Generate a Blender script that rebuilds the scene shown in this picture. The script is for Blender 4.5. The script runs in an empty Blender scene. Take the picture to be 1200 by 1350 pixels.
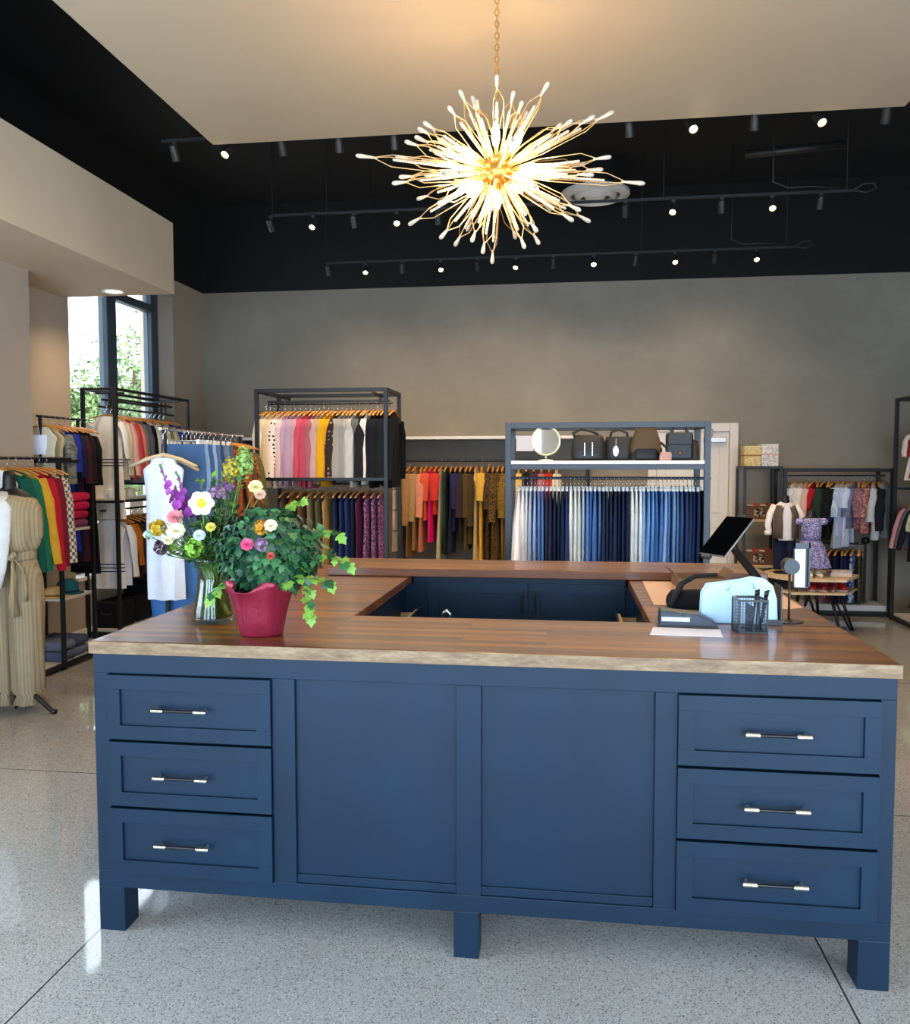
import bpy, bmesh, math, random
from math import pi, sin, cos, radians as R
from mathutils import Vector as V, Matrix

SC = bpy.context.scene
COL = SC.collection
rnd = random.Random(7)

# ------------------------------------------------------------------ camera
CAM = V((1.6735, -2.7253, 1.6839)); F = 1094.99
YAW, PITCH, ROLL = 0.1353, 0.05708, -0.00118
_fw = V((-sin(YAW)*cos(PITCH), cos(YAW)*cos(PITCH), -sin(PITCH)))
_r = V((cos(YAW), sin(YAW), 0)); _u = _r.cross(_fw)
RT = _r*cos(ROLL) + _u*sin(ROLL); UP = _u*cos(ROLL) - _r*sin(ROLL)
cd = bpy.data.cameras.new('camera'); cam = bpy.data.objects.new('camera', cd); COL.objects.link(cam)
cd.sensor_fit = 'VERTICAL'; cd.sensor_height = 36; cd.sensor_width = 32; cd.lens = F/1350*36
cd.clip_start = .05; cd.clip_end = 200
cam.matrix_world = Matrix(((RT.x, UP.x, -_fw.x, CAM.x), (RT.y, UP.y, -_fw.y, CAM.y), (RT.z, UP.z, -_fw.z, CAM.z), (0, 0, 0, 1)))
SC.camera = cam

def ray(x, y): return _fw + RT*((x-600)/F) - UP*((y-675)/F)
def atY(x, y, Y): d = ray(x, y); return CAM + d*((Y-CAM.y)/d.y)
def atX(x, y, X): d = ray(x, y); return CAM + d*((X-CAM.x)/d.x)
def atZ(x, y, Z): d = ray(x, y); return CAM + d*((Z-CAM.z)/d.z)

# ------------------------------------------------------------------ world, lights, exposure
SC.view_settings.view_transform = 'Standard'; SC.view_settings.look = 'None'
SC.view_settings.gamma = 1; SC.view_settings.exposure = 0.35
SC.view_settings.use_curve_mapping = False
SC.cycles.use_denoising = True
SC.cycles.max_bounces = 8; SC.cycles.diffuse_bounces = 4; SC.cycles.glossy_bounces = 4
SC.cycles.transmission_bounces = 8; SC.cycles.transparent_max_bounces = 12
SC.cycles.sample_clamp_indirect = 4; SC.cycles.caustics_reflective = False; SC.cycles.caustics_refractive = False
wd = bpy.data.worlds.new('sky'); SC.world = wd; wd.use_nodes = True
nt = wd.node_tree; nt.nodes['Background'].inputs[0].default_value = (.74, .87, 1, 1)
nt.nodes['Background'].inputs[1].default_value = 6.0

def area(name, loc, rot, sx, sy, power, col):
    l = bpy.data.lights.new(name, 'AREA'); l.shape = 'RECTANGLE'; l.size = sx; l.size_y = sy
    l.energy = power; l.color = col
    o = bpy.data.objects.new(name, l); COL.objects.link(o); o.location = loc; o.rotation_euler = rot
    return o
# daylight through the shop front behind the camera (four panes)
STORE = [(-1.9, 1.5), (.35, 1.5), (2.75, 1.5), (4.6, 1.3)]
for sx_, sw_ in STORE:
    area('shopfront_daylight', (sx_, -6.13, 1.55), (R(90), 0, 0), sw_, 2.7, 100, (.43, .68, 1))
# daylight through the window in the side wall near the camera
area('side_window_daylight', (-2.98, -1.5, 1.9), (0, R(-90), 0), 2.2, 2.6, 115, (.45, .7, 1))
area('right_fill_light', (5.66, -3.2, 1.85), (0, R(90), 0), 2.6, 3.4, 85, (.72, .85, 1))  # unseen fill light, added to lift the left soffit and walls
pl = area('bay_window_portal', (-3.33, 5.63, 2.15), (0, R(-90), 0), 3.1, 2.1, 1, (1, 1, 1)); pl.data.cycles.is_portal = True
SPOT_W = 33.0
BULB_W = 4.2
sun = bpy.data.lights.new('sun', 'SUN'); sun.energy = 7; sun.angle = R(1); sun.color = (1, .95, .85)
so = bpy.data.objects.new('sun', sun); COL.objects.link(so); so.rotation_euler = (R(48), R(6), R(-8)); so.location = (-10, 0, 12)

# ------------------------------------------------------------------ materials
def lin(c):
    if isinstance(c, str): c = tuple(int(c[i:i+2], 16)/255 for i in (0, 2, 4))
    return tuple((x/12.92 if x <= .04045 else ((x+.055)/1.055)**2.4) for x in c) + (1,)
_mc = {}
def mat(name, col, rough=.6, metal=0, **kw):
    if name in _mc: return _mc[name]
    m = bpy.data.materials.new(name); m.use_nodes = True
    b = m.node_tree.nodes['Principled BSDF']
    b.inputs['Base Color'].default_value = lin(col); b.inputs['Roughness'].default_value = rough
    b.inputs['Metallic'].default_value = metal
    for k, v in kw.items(): b.inputs[k.replace('_', ' ')].default_value = v
    _mc[name] = m; return m
class NB:
    def __init__(s, m): s.nt = m.node_tree; s.b = s.nt.nodes['Principled BSDF']; s.L = s.nt.links.new
    def n(s, t, **kw):
        n = s.nt.nodes.new(t)
        for k, v in kw.items():
            if k in n.inputs: n.inputs[k].default_value = v
            else: setattr(n, k, v)
        return n
    def co(s, scale=(1, 1, 1), loc=(0, 0, 0), out='Object'):
        t = s.n('ShaderNodeTexCoord'); mp = s.n('ShaderNodeMapping'); mp.inputs['Scale'].default_value = scale
        mp.inputs['Location'].default_value = loc
        s.L(t.outputs[out], mp.inputs[0]); return mp.outputs[0]
    def ramp(s, src, stops, interp='LINEAR'):
        r = s.n('ShaderNodeValToRGB'); cr = r.color_ramp; cr.interpolation = interp
        while len(cr.elements) < len(stops): cr.elements.new(.5)
        for e, (p, c) in zip(cr.elements, stops): e.position = p; e.color = lin(c)
        s.L(src, r.inputs[0]); return r.outputs[0]
    def mix(s, f, a, b, blend='MIX'):
        m = s.n('ShaderNodeMix', data_type='RGBA', blend_type=blend)
        for i, v in ((0, f), (6, a), (7, b)):
            if hasattr(v, 'links') or hasattr(v, 'is_linked'): s.L(v, m.inputs[i])
            else: m.inputs[i].default_value = v if i == 0 else lin(v)
        return m.outputs[2]
    def math(s, op, a, b=None):
        m = s.n('ShaderNodeMath', operation=op)
        for i, v in enumerate((a, b)):
            if v is None: continue
            if hasattr(v, 'is_linked'): s.L(v, m.inputs[i])
            else: m.inputs[i].default_value = v
        return m.outputs[0]
    def bump(s, h, strength=.3, dist=.01):
        b = s.n('ShaderNodeBump'); b.inputs['Strength'].default_value = strength; b.inputs['Distance'].default_value = dist
        s.L(h, b.inputs['Height']); s.L(b.outputs[0], s.b.inputs['Normal'])

def plaster(name, c1, c2, c3, rough=.75, scale=1.2):
    if name in _mc: return _mc[name]
    m = mat(name, c1, rough); s = NB(m)
    co = s.co()
    a = s.n('ShaderNodeTexNoise', Scale=scale, Detail=8, Roughness=.65); s.L(co, a.inputs['Vector'])
    c = s.ramp(a.outputs['Fac'], [(.3, c1), (.5, c2), (.7, c3)])
    w = s.n('ShaderNodeTexNoise', Scale=scale*2.2, Detail=12, Roughness=.75, Distortion=1.6); s.L(co, w.inputs['Vector'])
    f = s.ramp(w.outputs['Fac'], [(.62, (0, 0, 0)), (.74, (.28, .28, .28))])
    s.L(s.mix(f, c, 'b0a798'), s.b.inputs['Base Color'])
    b = s.n('ShaderNodeTexNoise', Scale=60, Detail=4); s.L(co, b.inputs['Vector']); s.bump(b.outputs['Fac'], .12, .004)
    return m
M_WALL = plaster('taupe_plaster', '82796a', '8b8172', '968c7c')
M_SIDE = plaster('warm_taupe_paint', 'a89a88', 'ae a08e'.replace(' ', ''), 'b4a795', .8, .6)
M_CLOUD = plaster('cream_plaster', 'b0a087', 'b5a58c', 'baab93', .7, .5)
M_SOFFIT = plaster('pale_soffit_plaster', 'cdbca0', 'd2c2a7', 'd6c7ae', .7, .5)
M_BLACK = mat('matt_black_paint', '070708', .9)
M_DOORW = mat('white_door_paint', 'd9cfc2', .45)
M_WHITE = mat('white_paint', 'e6e4df', .5)
M_FRAME = mat('black_metal', '16171a', .45, .3)
M_NAVYF = mat('dark_grey_metal', '2c3138', .4, .2)
M_SHELF = mat('pale_laminate', 'd8d0c4', .45)
M_CHROME = mat('chrome', 'd8d8d6', .18, 1)
M_GOLD = mat('gold_metal', 'c8964a', .28, 1)
M_GLASS = mat('clear_glass', 'ffffff', .02, 0, Transmission_Weight=1, IOR=1.45)
M_PAPER = mat('white_paper', 'e4e6f4', .7)
M_BLKPL = mat('black_plastic', '0d0e11', .35)
M_NAVY = mat('navy_paint', '081828', .42, 0, Specular_IOR_Level=.28)
s = NB(M_NAVY); co = s.co(); a = s.n('ShaderNodeTexNoise', Scale=3, Detail=6); s.L(co, a.inputs['Vector'])
s.L(s.ramp(a.outputs['Fac'], [(.3, '061c2e'), (.7, '092439')]), s.b.inputs['Base Color'])
b = s.n('ShaderNodeTexNoise', Scale=45, Detail=3); s.L(co, b.inputs['Vector']); s.bump(b.outputs['Fac'], .06, .004)

def wood(name, dark, mid, light, rough, stave, coat=0):
    m = mat(name, mid, rough, 0, Coat_Weight=coat, Coat_Roughness=.12); s = NB(m)
    co = s.co()
    br = s.n('ShaderNodeTexBrick', offset=.37); br.inputs['Scale'].default_value = 1
    br.inputs['Brick Width'].default_value = stave[0]; br.inputs['Row Height'].default_value = stave[1]
    br.inputs['Mortar Size'].default_value = .0006; br.inputs['Bias'].default_value = 0
    br.inputs['Color1'].default_value = (0, 0, 0, 1); br.inputs['Color2'].default_value = (1, 1, 1, 1); br.inputs['Mortar'].default_value = (.3, .3, .3, 1)
    s.L(co, br.inputs['Vector'])
    g = s.n('ShaderNodeTexNoise', Scale=6, Detail=9, Roughness=.7, Distortion=.6)
    s.L(s.co((1.1, 16, 16)), g.inputs['Vector'])
    f = s.mix(.62, br.outputs['Color'], g.outputs['Fac'])
    c = s.ramp(f, [(.2, dark), (.48, mid), (.78, light)])
    s.L(c, s.b.inputs['Base Color']); s.bump(g.outputs['Fac'], .06, .003)
    return m
M_WOOD = wood('butcher_block_wood', '270f03', '6f3a0b', 'a2671f', .38, (.8, .045), .35)
M_EDGE = mat('glare_wood_edge', 'a38a6c', .45); s = NB(M_EDGE)  # daylight glare on the front edge put into a paler, greyer wood colour
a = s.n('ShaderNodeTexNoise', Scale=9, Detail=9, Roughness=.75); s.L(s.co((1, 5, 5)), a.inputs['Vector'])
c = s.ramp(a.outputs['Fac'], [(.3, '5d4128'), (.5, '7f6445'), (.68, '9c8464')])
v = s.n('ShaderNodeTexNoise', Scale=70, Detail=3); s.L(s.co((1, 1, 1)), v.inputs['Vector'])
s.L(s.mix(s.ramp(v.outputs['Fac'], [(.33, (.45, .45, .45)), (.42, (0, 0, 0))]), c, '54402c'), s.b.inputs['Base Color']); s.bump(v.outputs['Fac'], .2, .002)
M_HANG = wood('hanger_wood', 'b0702a', 'c98a3e', 'dba35a', .4, (.4, .2))
M_PALEW = wood('pale_wood', 'b79b73', 'cdb38c', 'dcc6a2', .5, (.5, .1))
M_BROWNB = wood('brown_box_wood', '3b2416', '54341f', '6b462b', .6, (.3, .05))

def terrazzo():
    m = mat('polished_terrazzo', 'a7a4a0', .2, 0, Specular_IOR_Level=.5); s = NB(m); co = s.co()
    n1 = s.n('ShaderNodeTexNoise', Scale=.7, Detail=5); s.L(co, n1.inputs['Vector'])
    base = s.ramp(n1.outputs['Fac'], [(.35, '9c9892'), (.65, 'aba7a1')])
    out = base
    for sc, th, c in ((110, .2, '5f5b57'), (170, .26, '6d6964'), (120, .2, 'd0ccc4'), (70, .15, '4d4a47')):
        v = s.n('ShaderNodeTexVoronoi', Scale=sc, Randomness=1); s.L(s.co((1, 1, 1), (sc*.13, sc*.07, 0)), v.inputs['Vector'])
        nz = s.math('MULTIPLY', s.n('ShaderNodeTexWhiteNoise').outputs[0], 0)
        w = s.n('ShaderNodeTexWhiteNoise', noise_dimensions='3D'); s.L(v.outputs['Color'], w.inputs['Vector'])
        keep = s.math('GREATER_THAN', w.outputs[0], .55)
        chip = s.math('MULTIPLY', s.math('LESS_THAN', v.outputs['Distance'], th*1.5), keep)
        out = s.mix(s.math('MULTIPLY', chip, .7), out, c)
    sp = s.n('ShaderNodeSeparateXYZ'); s.L(co, sp.inputs[0])
    def joint(src, off, period):
        a = s.math('ADD', src, -off + period*40 + period/2)
        a = s.math('MODULO', a, period); a = s.math('ABSOLUTE', s.math('SUBTRACT', a, period/2))
        return s.math('LESS_THAN', a, .0035)
    j = s.math('MAXIMUM', joint(sp.outputs[0], 0.0, 2.556), joint(sp.outputs[1], 1.42, 2.556))
    out = s.mix(j, out, '3f3c39')
    s.L(out, s.b.inputs['Base Color'])
    r = s.ramp(n1.outputs['Fac'], [(.3, (.2, .2, .2)), (.7, (.27, .27, .27))]); s.L(r, s.b.inputs['Roughness'])
    s.b.inputs['Roughness'].default_value = .2
    return m
M_FLOOR = terrazzo()

def fabric(col, pat=None, col2='101010', sc=40):
    key = 'fabric_%s_%s_%s_%s' % (col, pat, col2, sc)
    if key in _mc: return _mc[key]
    m = mat(key, col, .85, 0, Specular_IOR_Level=.2); s = NB(m); co = s.co()
    n1 = s.n('ShaderNodeTexNoise', Scale=14, Detail=5); s.L(co, n1.inputs['Vector'])
    c1 = lin(col)[:3]
    base = s.mix(s.ramp(n1.outputs['Fac'], [(.35, (0, 0, 0)), (.65, (.5, .5, .5))]), col, tuple(min(1, x*1.18+.02) for x in [int(col[i:i+2], 16)/255 for i in (0, 2, 4)]))
    out = base
    if pat == 'stripe':
        w = s.n('ShaderNodeTexWave', wave_type='BANDS', bands_direction='X', Scale=sc/6.283*2); s.L(co, w.inputs['Vector'])
        out = s.mix(s.math('GREATER_THAN', w.outputs['Fac'], .72), base, col2)
    elif pat == 'hoop':
        sp = s.n('ShaderNodeSeparateXYZ'); s.L(co, sp.inputs[0]); f = None
        for z0 in ([float(sc)] if not isinstance(sc, tuple) else sc):
            g = s.math('LESS_THAN', s.math('ABSOLUTE', s.math('ADD', sp.outputs[2], z0)), .006)
            f = g if f is None else s.math('MAXIMUM', f, g)
        out = s.mix(f, base, col2)
    elif pat == 'dot':
        v = s.n('ShaderNodeTexVoronoi', Scale=sc, Randomness=.3); s.L(co, v.inputs['Vector'])
        out = s.mix(s.math('LESS_THAN', v.outputs['Distance'], .3), base, col2)
    elif pat == 'floral':
        v = s.n('ShaderNodeTexVoronoi', Scale=sc, Randomness=1); s.L(co, v.inputs['Vector'])
        n2 = s.n('ShaderNodeTexNoise', Scale=sc*1.2, Detail=3, Distortion=1.5); s.L(co, n2.inputs['Vector'])
        f = s.math('GREATER_THAN', s.math('SUBTRACT', n2.outputs['Fac'], s.math('MULTIPLY', v.outputs['Distance'], .35)), .33)
        out = s.mix(f, base, col2)
    elif pat == 'plaid':
        w = s.n('ShaderNodeTexChecker', Scale=sc); s.L(co, w.inputs['Vector'])
        out = s.mix(s.math('MULTIPLY', w.outputs['Fac'], .85), base, col2)
    s.L(out, s.b.inputs['Base Color'])
    b = s.n('ShaderNodeTexNoise', Scale=220, Detail=2); s.L(co, b.inputs['Vector']); s.bump(b.outputs['Fac'], .25, .002)
    return m

# ------------------------------------------------------------------ mesh helpers
class MB:
    def __init__(s): s.v = []; s.f = []; s.mi = []; s.m = 0
    def add(s, vs, fs):
        o = len(s.v); s.v += [tuple(v) for v in vs]; s.f += [tuple(i+o for i in f) for f in fs]; s.mi += [s.m]*len(fs); return s
    def box(s, x0, x1, y0, y1, z0, z1):
        vs = [(x, y, z) for z in (z0, z1) for y in (y0, y1) for x in (x0, x1)]
        return s.add(vs, [(0, 2, 3, 1), (4, 5, 7, 6), (0, 1, 5, 4), (2, 6, 7, 3), (0, 4, 6, 2), (1, 3, 7, 5)])
    def tube(s, pts, r, n=8, cap=True, flat=1.0):
        pts = [V(p) for p in pts]; rs = r if isinstance(r, (list, tuple)) else [r]*len(pts)
        vs = []; fs = []; t0 = None; nrm = None
        for i, p in enumerate(pts):
            t = (pts[min(i+1, len(pts)-1)] - pts[max(i-1, 0)])
            t = t.normalized() if t.length > 1e-9 else V((0, 0, 1))
            if nrm is None:
                nrm = t.orthogonal().normalized() if abs(t.z) > .999 else t.cross(V((0, 0, 1))).normalized()
            else:
                q = t0.rotation_difference(t); nrm = (q @ nrm); nrm = (nrm - t*nrm.dot(t)).normalized()
            bn = t.cross(nrm); t0 = t
            for k in range(n):
                a = 2*pi*k/n; vs.append(p + nrm*(cos(a)*rs[i]) + bn*(sin(a)*rs[i]*flat))
        for i in range(len(pts)-1):
            for k in range(n):
                a = i*n+k; b = i*n+(k+1) % n; fs.append((a, b, b+n, a+n))
        if cap: fs.append(tuple(reversed(range(n)))); fs.append(tuple(range((len(pts)-1)*n, len(pts)*n)))
        return s.add(vs, fs)
    def lathe(s, prof, n=24, c=(0, 0, 0), cap=True, sx=1, sy=1):
        vs = []; fs = []
        for r, z in prof:
            for k in range(n):
                a = 2*pi*k/n; vs.append((c[0]+r*cos(a)*sx, c[1]+r*sin(a)*sy, c[2]+z))
        for i in range(len(prof)-1):
            for k in range(n):
                a = i*n+k; b = i*n+(k+1) % n; fs.append((a, b, b+n, a+n))
        if cap: fs.append(tuple(reversed(range(n)))); fs.append(tuple(range((len(prof)-1)*n, len(prof)*n)))
        return s.add(vs, fs)
    def ell(s, c, r, n=14, m=9, M=None):
        vs = []; fs = []
        for i in range(m+1):
            ph = pi*i/m
            for k in range(n):
                a = 2*pi*k/n; p = V((r[0]*sin(ph)*cos(a), r[1]*sin(ph)*sin(a), r[2]*cos(ph)))
                if M: p = M @ p
                vs.append((c[0]+p[0], c[1]+p[1], c[2]+p[2]))
        for i in range(m):
            for k in range(n):
                a = i*n+k; b = i*n+(k+1) % n; fs.append((a, a+n, b+n, b))
        return s.add(vs, fs)
    def loops(s, loops, capA=True, capB=True):
        n = len(loops[0]); vs = [p for l in loops for p in l]; fs = []
        for i in range(len(loops)-1):
            for k in range(n):
                a = i*n+k; b = i*n+(k+1) % n; fs.append((a, b, b+n, a+n))
        if capA: fs.append(tuple(reversed(range(n))))
        if capB: fs.append(tuple(range((len(loops)-1)*n, len(loops)*n)))
        return s.add(vs, fs)
    def prism(s, poly, y0, y1):      # poly in x,z extruded along y
        return s.loops([[(x, y0, z) for x, z in poly], [(x, y1, z) for x, z in poly]])
    def prismz(s, poly, z0, z1):
        return s.loops([[(x, y, z0) for x, y in poly], [(x, y, z1) for x, y in poly]])
    def mesh(s, name, mats, smooth=False, ang=None):
        me = bpy.data.meshes.new(name); me.from_pydata(s.v, [], s.f)
        for m in (mats if isinstance(mats, (list, tuple)) else [mats]): me.materials.append(m)
        for p, i in zip(me.polygons, s.mi): p.material_index = i; p.use_smooth = smooth
        bm = bmesh.new(); bm.from_mesh(me); bmesh.ops.recalc_face_normals(bm, faces=bm.faces); bm.to_mesh(me); bm.free()
        if smooth and ang: me.set_sharp_from_angle(angle=R(ang))
        me.update(); return me
    def build(s, name, mats, parent=None, smooth=False, bevel=0, ang=None, loc=None, rot=None):
        o = bpy.data.objects.new(name, s.mesh(name, mats, smooth, ang)); COL.objects.link(o)
        if parent: o.parent = parent
        if loc: o.location = loc
        if rot: o.rotation_euler = rot
        if bevel:
            b = o.modifiers.new('bevel', 'BEVEL'); b.width = bevel; b.segments = 2; b.limit_method = 'ANGLE'; b.angle_limit = R(50)
        return o
def tag(o, label, cat, group=None):
    o['label'] = label; o['category'] = cat
    if group: o['group'] = group
    return o
def thing(name, label, cat, loc=(0, 0, 0), rz=0, group=None):
    o = bpy.data.objects.new(name, None); COL.objects.link(o); o.location = loc; o.rotation_euler = (0, 0, rz)
    o.empty_display_size = .05
    return tag(o, label, cat, group)
def inst(name, me, parent=None, loc=None, rot=None):
    o = bpy.data.objects.new(name, me); COL.objects.link(o)
    if parent: o.parent = parent
    if loc: o.location = loc
    if rot: o.rotation_euler = rot
    return o
def struct(o): o['kind'] = 'structure'; return o
def box(name, m, x0, x1, y0, y1, z0, z1, parent=None, bevel=0):
    return MB().box(x0, x1, y0, y1, z0, z1).build(name, m, parent, bevel=bevel)
ORD = 'first second third fourth fifth sixth seventh eighth ninth tenth eleventh twelfth thirteenth fourteenth fifteenth sixteenth seventeenth eighteenth nineteenth twentieth'.split()
ORD += ['twenty-'+x for x in ORD[:9]] + ['thirtieth'] + ['thirty-'+x for x in ORD[:9]] + ['fortieth'] + ['forty-'+x for x in ORD[:9]]

# ------------------------------------------------------------------ room
XL, XR, YB, YF = -2.97, 5.65, 7.5, -6.0
ZW, ZC = 3.87, 4.95
struct(box('floor', M_FLOOR, -3.6, 6.0, -6.4, 7.9, -.2, 0))
struct(box('ceiling', M_BLACK, -3.6, 6.0, -6.4, 7.9, ZC, ZC+.15))
struct(box('wall_back', M_WALL, XL-.4, XR+.2, YB, YB+.2, 0, ZW))
struct(box('wall_back_upper', M_BLACK, XL-.4, XR+.2, YB-.012, YB+.2, ZW, ZC))
w = MB()
for (a, b_, c, d) in ((-6.2, -5.0, 0, ZW), (-1.4, YB, 0, ZW), (-5.0, -1.4, 0, .5), (-5.0, -1.4, 3.2, ZW)): w.box(XR, XR+.2, a, b_, c, d)
struct(w.build('wall_right', M_WALL))
w = MB()
for a in (-5.0, -3.22, -1.46): w.box(XR+.08, XR+.14, a, a+.06, .5, 3.2)
w.box(XR+.08, XR+.14, -5.0, -1.4, .5, .56); w.box(XR+.08, XR+.14, -5.0, -1.4, 3.14, 3.2)
struct(w.build('added_window_3', mat('blue_grey_steel', '3a4a55')))  # unseen opening and frame, added in the right wall for the fill light
struct(box('wall_right_upper', M_BLACK, XR-.012, XR+.2, -6.2, YB, ZW, ZC))
# left wall: pieces round the window bay (y 4.58-6.67, z .55-3.78) and the near side window (y -2.8 to -.2)
w = MB()
for (a, b_, c, d) in ((-6.2, -2.8, 0, ZW), (-.2, 4.58, 0, ZW), (6.67, YB, 0, ZW), (4.58, 6.67, 0, .6), (4.58, 6.67, 3.78, ZW), (-2.8, -.2, 0, .8), (-2.8, -.2, 3.0, ZW)):
    w.box(XL-.42, XL, a, b_, c, d)
struct(w.build('wall_left', M_SIDE))
struct(box('wall_left_upper', M_BLACK, XL-.42, XL+.012, -6.2, YB-.012, ZW, ZC))
struct(box('column_left', M_SIDE, XL, -2.6, -.2, 3.47, 0, 3.235))
# soffit along the left wall
struct(box('soffit', M_SOFFIT, XL, -1.89, -6.0, 4.52, 3.235, ZW))
# front wall with shop-front openings
w = MB(); xs = [XL-.42]
for sx_, sw_ in STORE: xs += [sx_-sw_/2-.02, sx_+sw_/2+.02]
xs.append(XR+.2)
for i in range(0, len(xs), 2): w.box(xs[i], xs[i+1], YF-.25, YF, .0, 3.05)
for sx_, sw_ in STORE: w.box(sx_-sw_/2-.02, sx_+sw_/2+.02, YF-.25, YF, 0, .15)
w.box(XL-.42, XR+.2, YF-.25, YF, 3.05, ZC)
struct(w.build('wall_front', M_SIDE))
# suspended ceiling cloud
struct(box('ceiling_cloud', M_CLOUD, -.675, 3.64, -4.6, 2.645, 3.8, 3.95, bevel=.006))
for x in (-.3, 3.2):
    for y in (-3.5, 2.0): pass
hb = MB()
for x in (-.3, 3.2):
    for y in (-3.5, 1.9): hb.tube([(x, y, 3.94), (x, y, ZC)], .012)
struct(hb.build('trim_hangers', M_BLACK))
struct(box('baseboard_left', M_WHITE, XL, XL+.015, 3.47, 7.3, 0, .1))
struct(box('baseboard_back', M_WALL, XL, 2.4, YB-.015, YB, 0, .1))
# window in the bay
gx = -3.2
wf = MB()
ymul = [(4.57, 4.63), (5.555, 5.74), (6.5, 6.66)]
for a, b_ in ymul: wf.box(gx-.06, gx+.05, a, b_, .6, 3.78)
wf.box(gx-.06, gx+.05, 5.7, 6.55, 3.46, 3.55); wf.box(gx-.06, gx+.05, 4.6, 6.6, .6, .68); wf.box(gx-.06, gx+.05, 4.6, 6.6, 3.7, 3.78)
wn = struct(wf.build('window_1', mat('blue_grey_steel', '3a4a55', .4, .3), bevel=.01))
box('window_pane', mat('window_glass', 'ffffff', 0, 0, Transmission_Weight=1, IOR=1.02, Specular_IOR_Level=.2), gx-.004, gx+.004, 4.63, 6.5, .68, 3.7, wn)
struct(box('window_sill', M_WHITE, -3.3, XL+.03, 4.58, 6.67, .57, .605))
wf = MB()
for a in (-2.8, -1.54, -.26): wf.box(-3.26, -3.18, a, a+.06, .8, 3.0)
wf.box(-3.26, -3.18, -2.8, -.2, .8, .86); wf.box(-3.26, -3.18, -2.8, -.2, 2.94, 3.0)
struct(wf.build('window_2', mat('blue_grey_steel', '3a4a55')))
# recessed can light in the soffit
t = thing('recessed_downlight', 'round white recessed downlight in the soffit underside near the window', 'light', (-2.37, 4.33, 3.235))
MB().lathe([(.075, 0), (.1, 0), (.1, -.012), (.075, -.006)], 28, cap=False).build('trim_ring', M_WHITE, t, True)
e = mat('warm_lamp', 'fff0d0', .4, 0, Emission_Strength=3); e.node_tree.nodes['Principled BSDF'].inputs['Emission Color'].default_value = (1, .85, .62, 1)
MB().lathe([(.074, -.004), (.074, -.001)], 24).build('lamp_face', e, t)
dl = bpy.data.lights.new('downlight_lamp', 'SPOT'); dl.energy = 60; dl.color = (1, .72, .45); dl.spot_size = R(140); dl.spot_blend = 1; dl.shadow_soft_size = .06
do = bpy.data.objects.new('downlight_lamp', dl); COL.objects.link(do); do.parent = t; do.location = (0, 0, -.02)

# door in the back wall
dx0, dx1, dz = 2.62, 3.66, 2.17
d = bpy.data.objects.new('door_1', None); COL.objects.link(d); struct(d)
fr = MB(); fr.box(dx0, dx0+.1, YB-.05, YB, 0, dz); fr.box(dx1-.1, dx1, YB-.05, YB, 0, dz); fr.box(dx0+.1, dx1-.1, YB-.05, YB, dz-.1, dz)
fr.build('door_frame', M_DOORW, d, bevel=.006)
le = MB(); a, b_ = dx0+.105, dx1-.105
le.box(a, b_, YB-.028, YB-.004, .01, dz-.105)
leaf = le.build('door_leaf', M_DOORW, d)
pn = MB()
mid = (a+b_)/2
for (x0, x1) in ((a+.1, mid-.05), (mid+.05, b_-.1)):
    for (z0, z1) in ((.2, .95), (1.1, 1.9)):
        for q in ((x0, x1, z0, z0+.02), (x0, x1, z1-.02, z1), (x0, x0+.02, z0, z1), (x1-.02, x1, z0, z1)):
            pn.box(q[0], q[1], YB-.036, YB-.027, q[2], q[3])
pn.build('door_panel_trim', M_DOORW, d, bevel=.003)
hg = MB()
for z in (.3, 1.75): hg.tube([(b_+.008, YB-.034, z-.06), (b_+.008, YB-.034, z+.06)], .009)
hg.build('door_hinge', mat('satin_nickel', 'a9a39a', .35, .8), d, True)
cl = MB(); q = atY(943, 569, YB-.05); cl.box(q.x-.13, q.x+.12, YB-.1, YB-.03, 1.94, 2.0); cl.tube([(q.x-.05, YB-.08, 2.0), (q.x-.04, YB-.1, 2.1)], .012)
cl.build('door_closer', mat('satin_nickel', 'a9a39a'), d, bevel=.005)
MB().tube([(a+.06, YB-.03, 1.0), (a+.06, YB-.08, 1.0), (a+.17, YB-.08, 1.0)], .011).build('door_handle', mat('satin_nickel', 'a9a39a'), d, True)

# ceiling: round diffuser, pipes
t = thing('ceiling_diffuser', 'round white ring air diffuser hanging under the black ceiling', 'vent', (1.947, 6.6, 4.6))
dm = MB(); dm.lathe([(.37, .03), (.37, 0), (.29, -.03), (.27, -.01), (.29, .05)], 48, cap=False); dm.build('outer_ring', M_WHITE, t, True, ang=40)
MB().lathe([(.235, .02), (.22, -.02), (.17, -.045), (.16, -.02)], 40, cap=False).build('middle_ring', M_WHITE, t, True, ang=40)
MB().lathe([(.125, 0), (.1, -.04), (.03, -.055), (.001, -.055)], 32).build('centre_cone', M_WHITE, t, True, ang=40)
MB().lathe([(.3, .03), (.3, ZC-4.6)], 32, cap=False).build('duct_collar', M_BLACK, t, True)
MB().lathe([(.29, .04), (.001, .04)], 32, cap=False).build('damper_plate', mat('dark_grey_vent', '55504a', .6), t)
p0, p1 = atY(983, 204, 5.0), atY(1118, 190, 5.0)
tag(MB().tube([p0, p1], .035, 12).build('ceiling_pipe', mat('charcoal_pipe', '1c1a19', .5), None, True), 'thick charcoal pipe section running under the black ceiling', 'pipe')
cg = mat('charcoal_pipe', '1c1a19')

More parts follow.
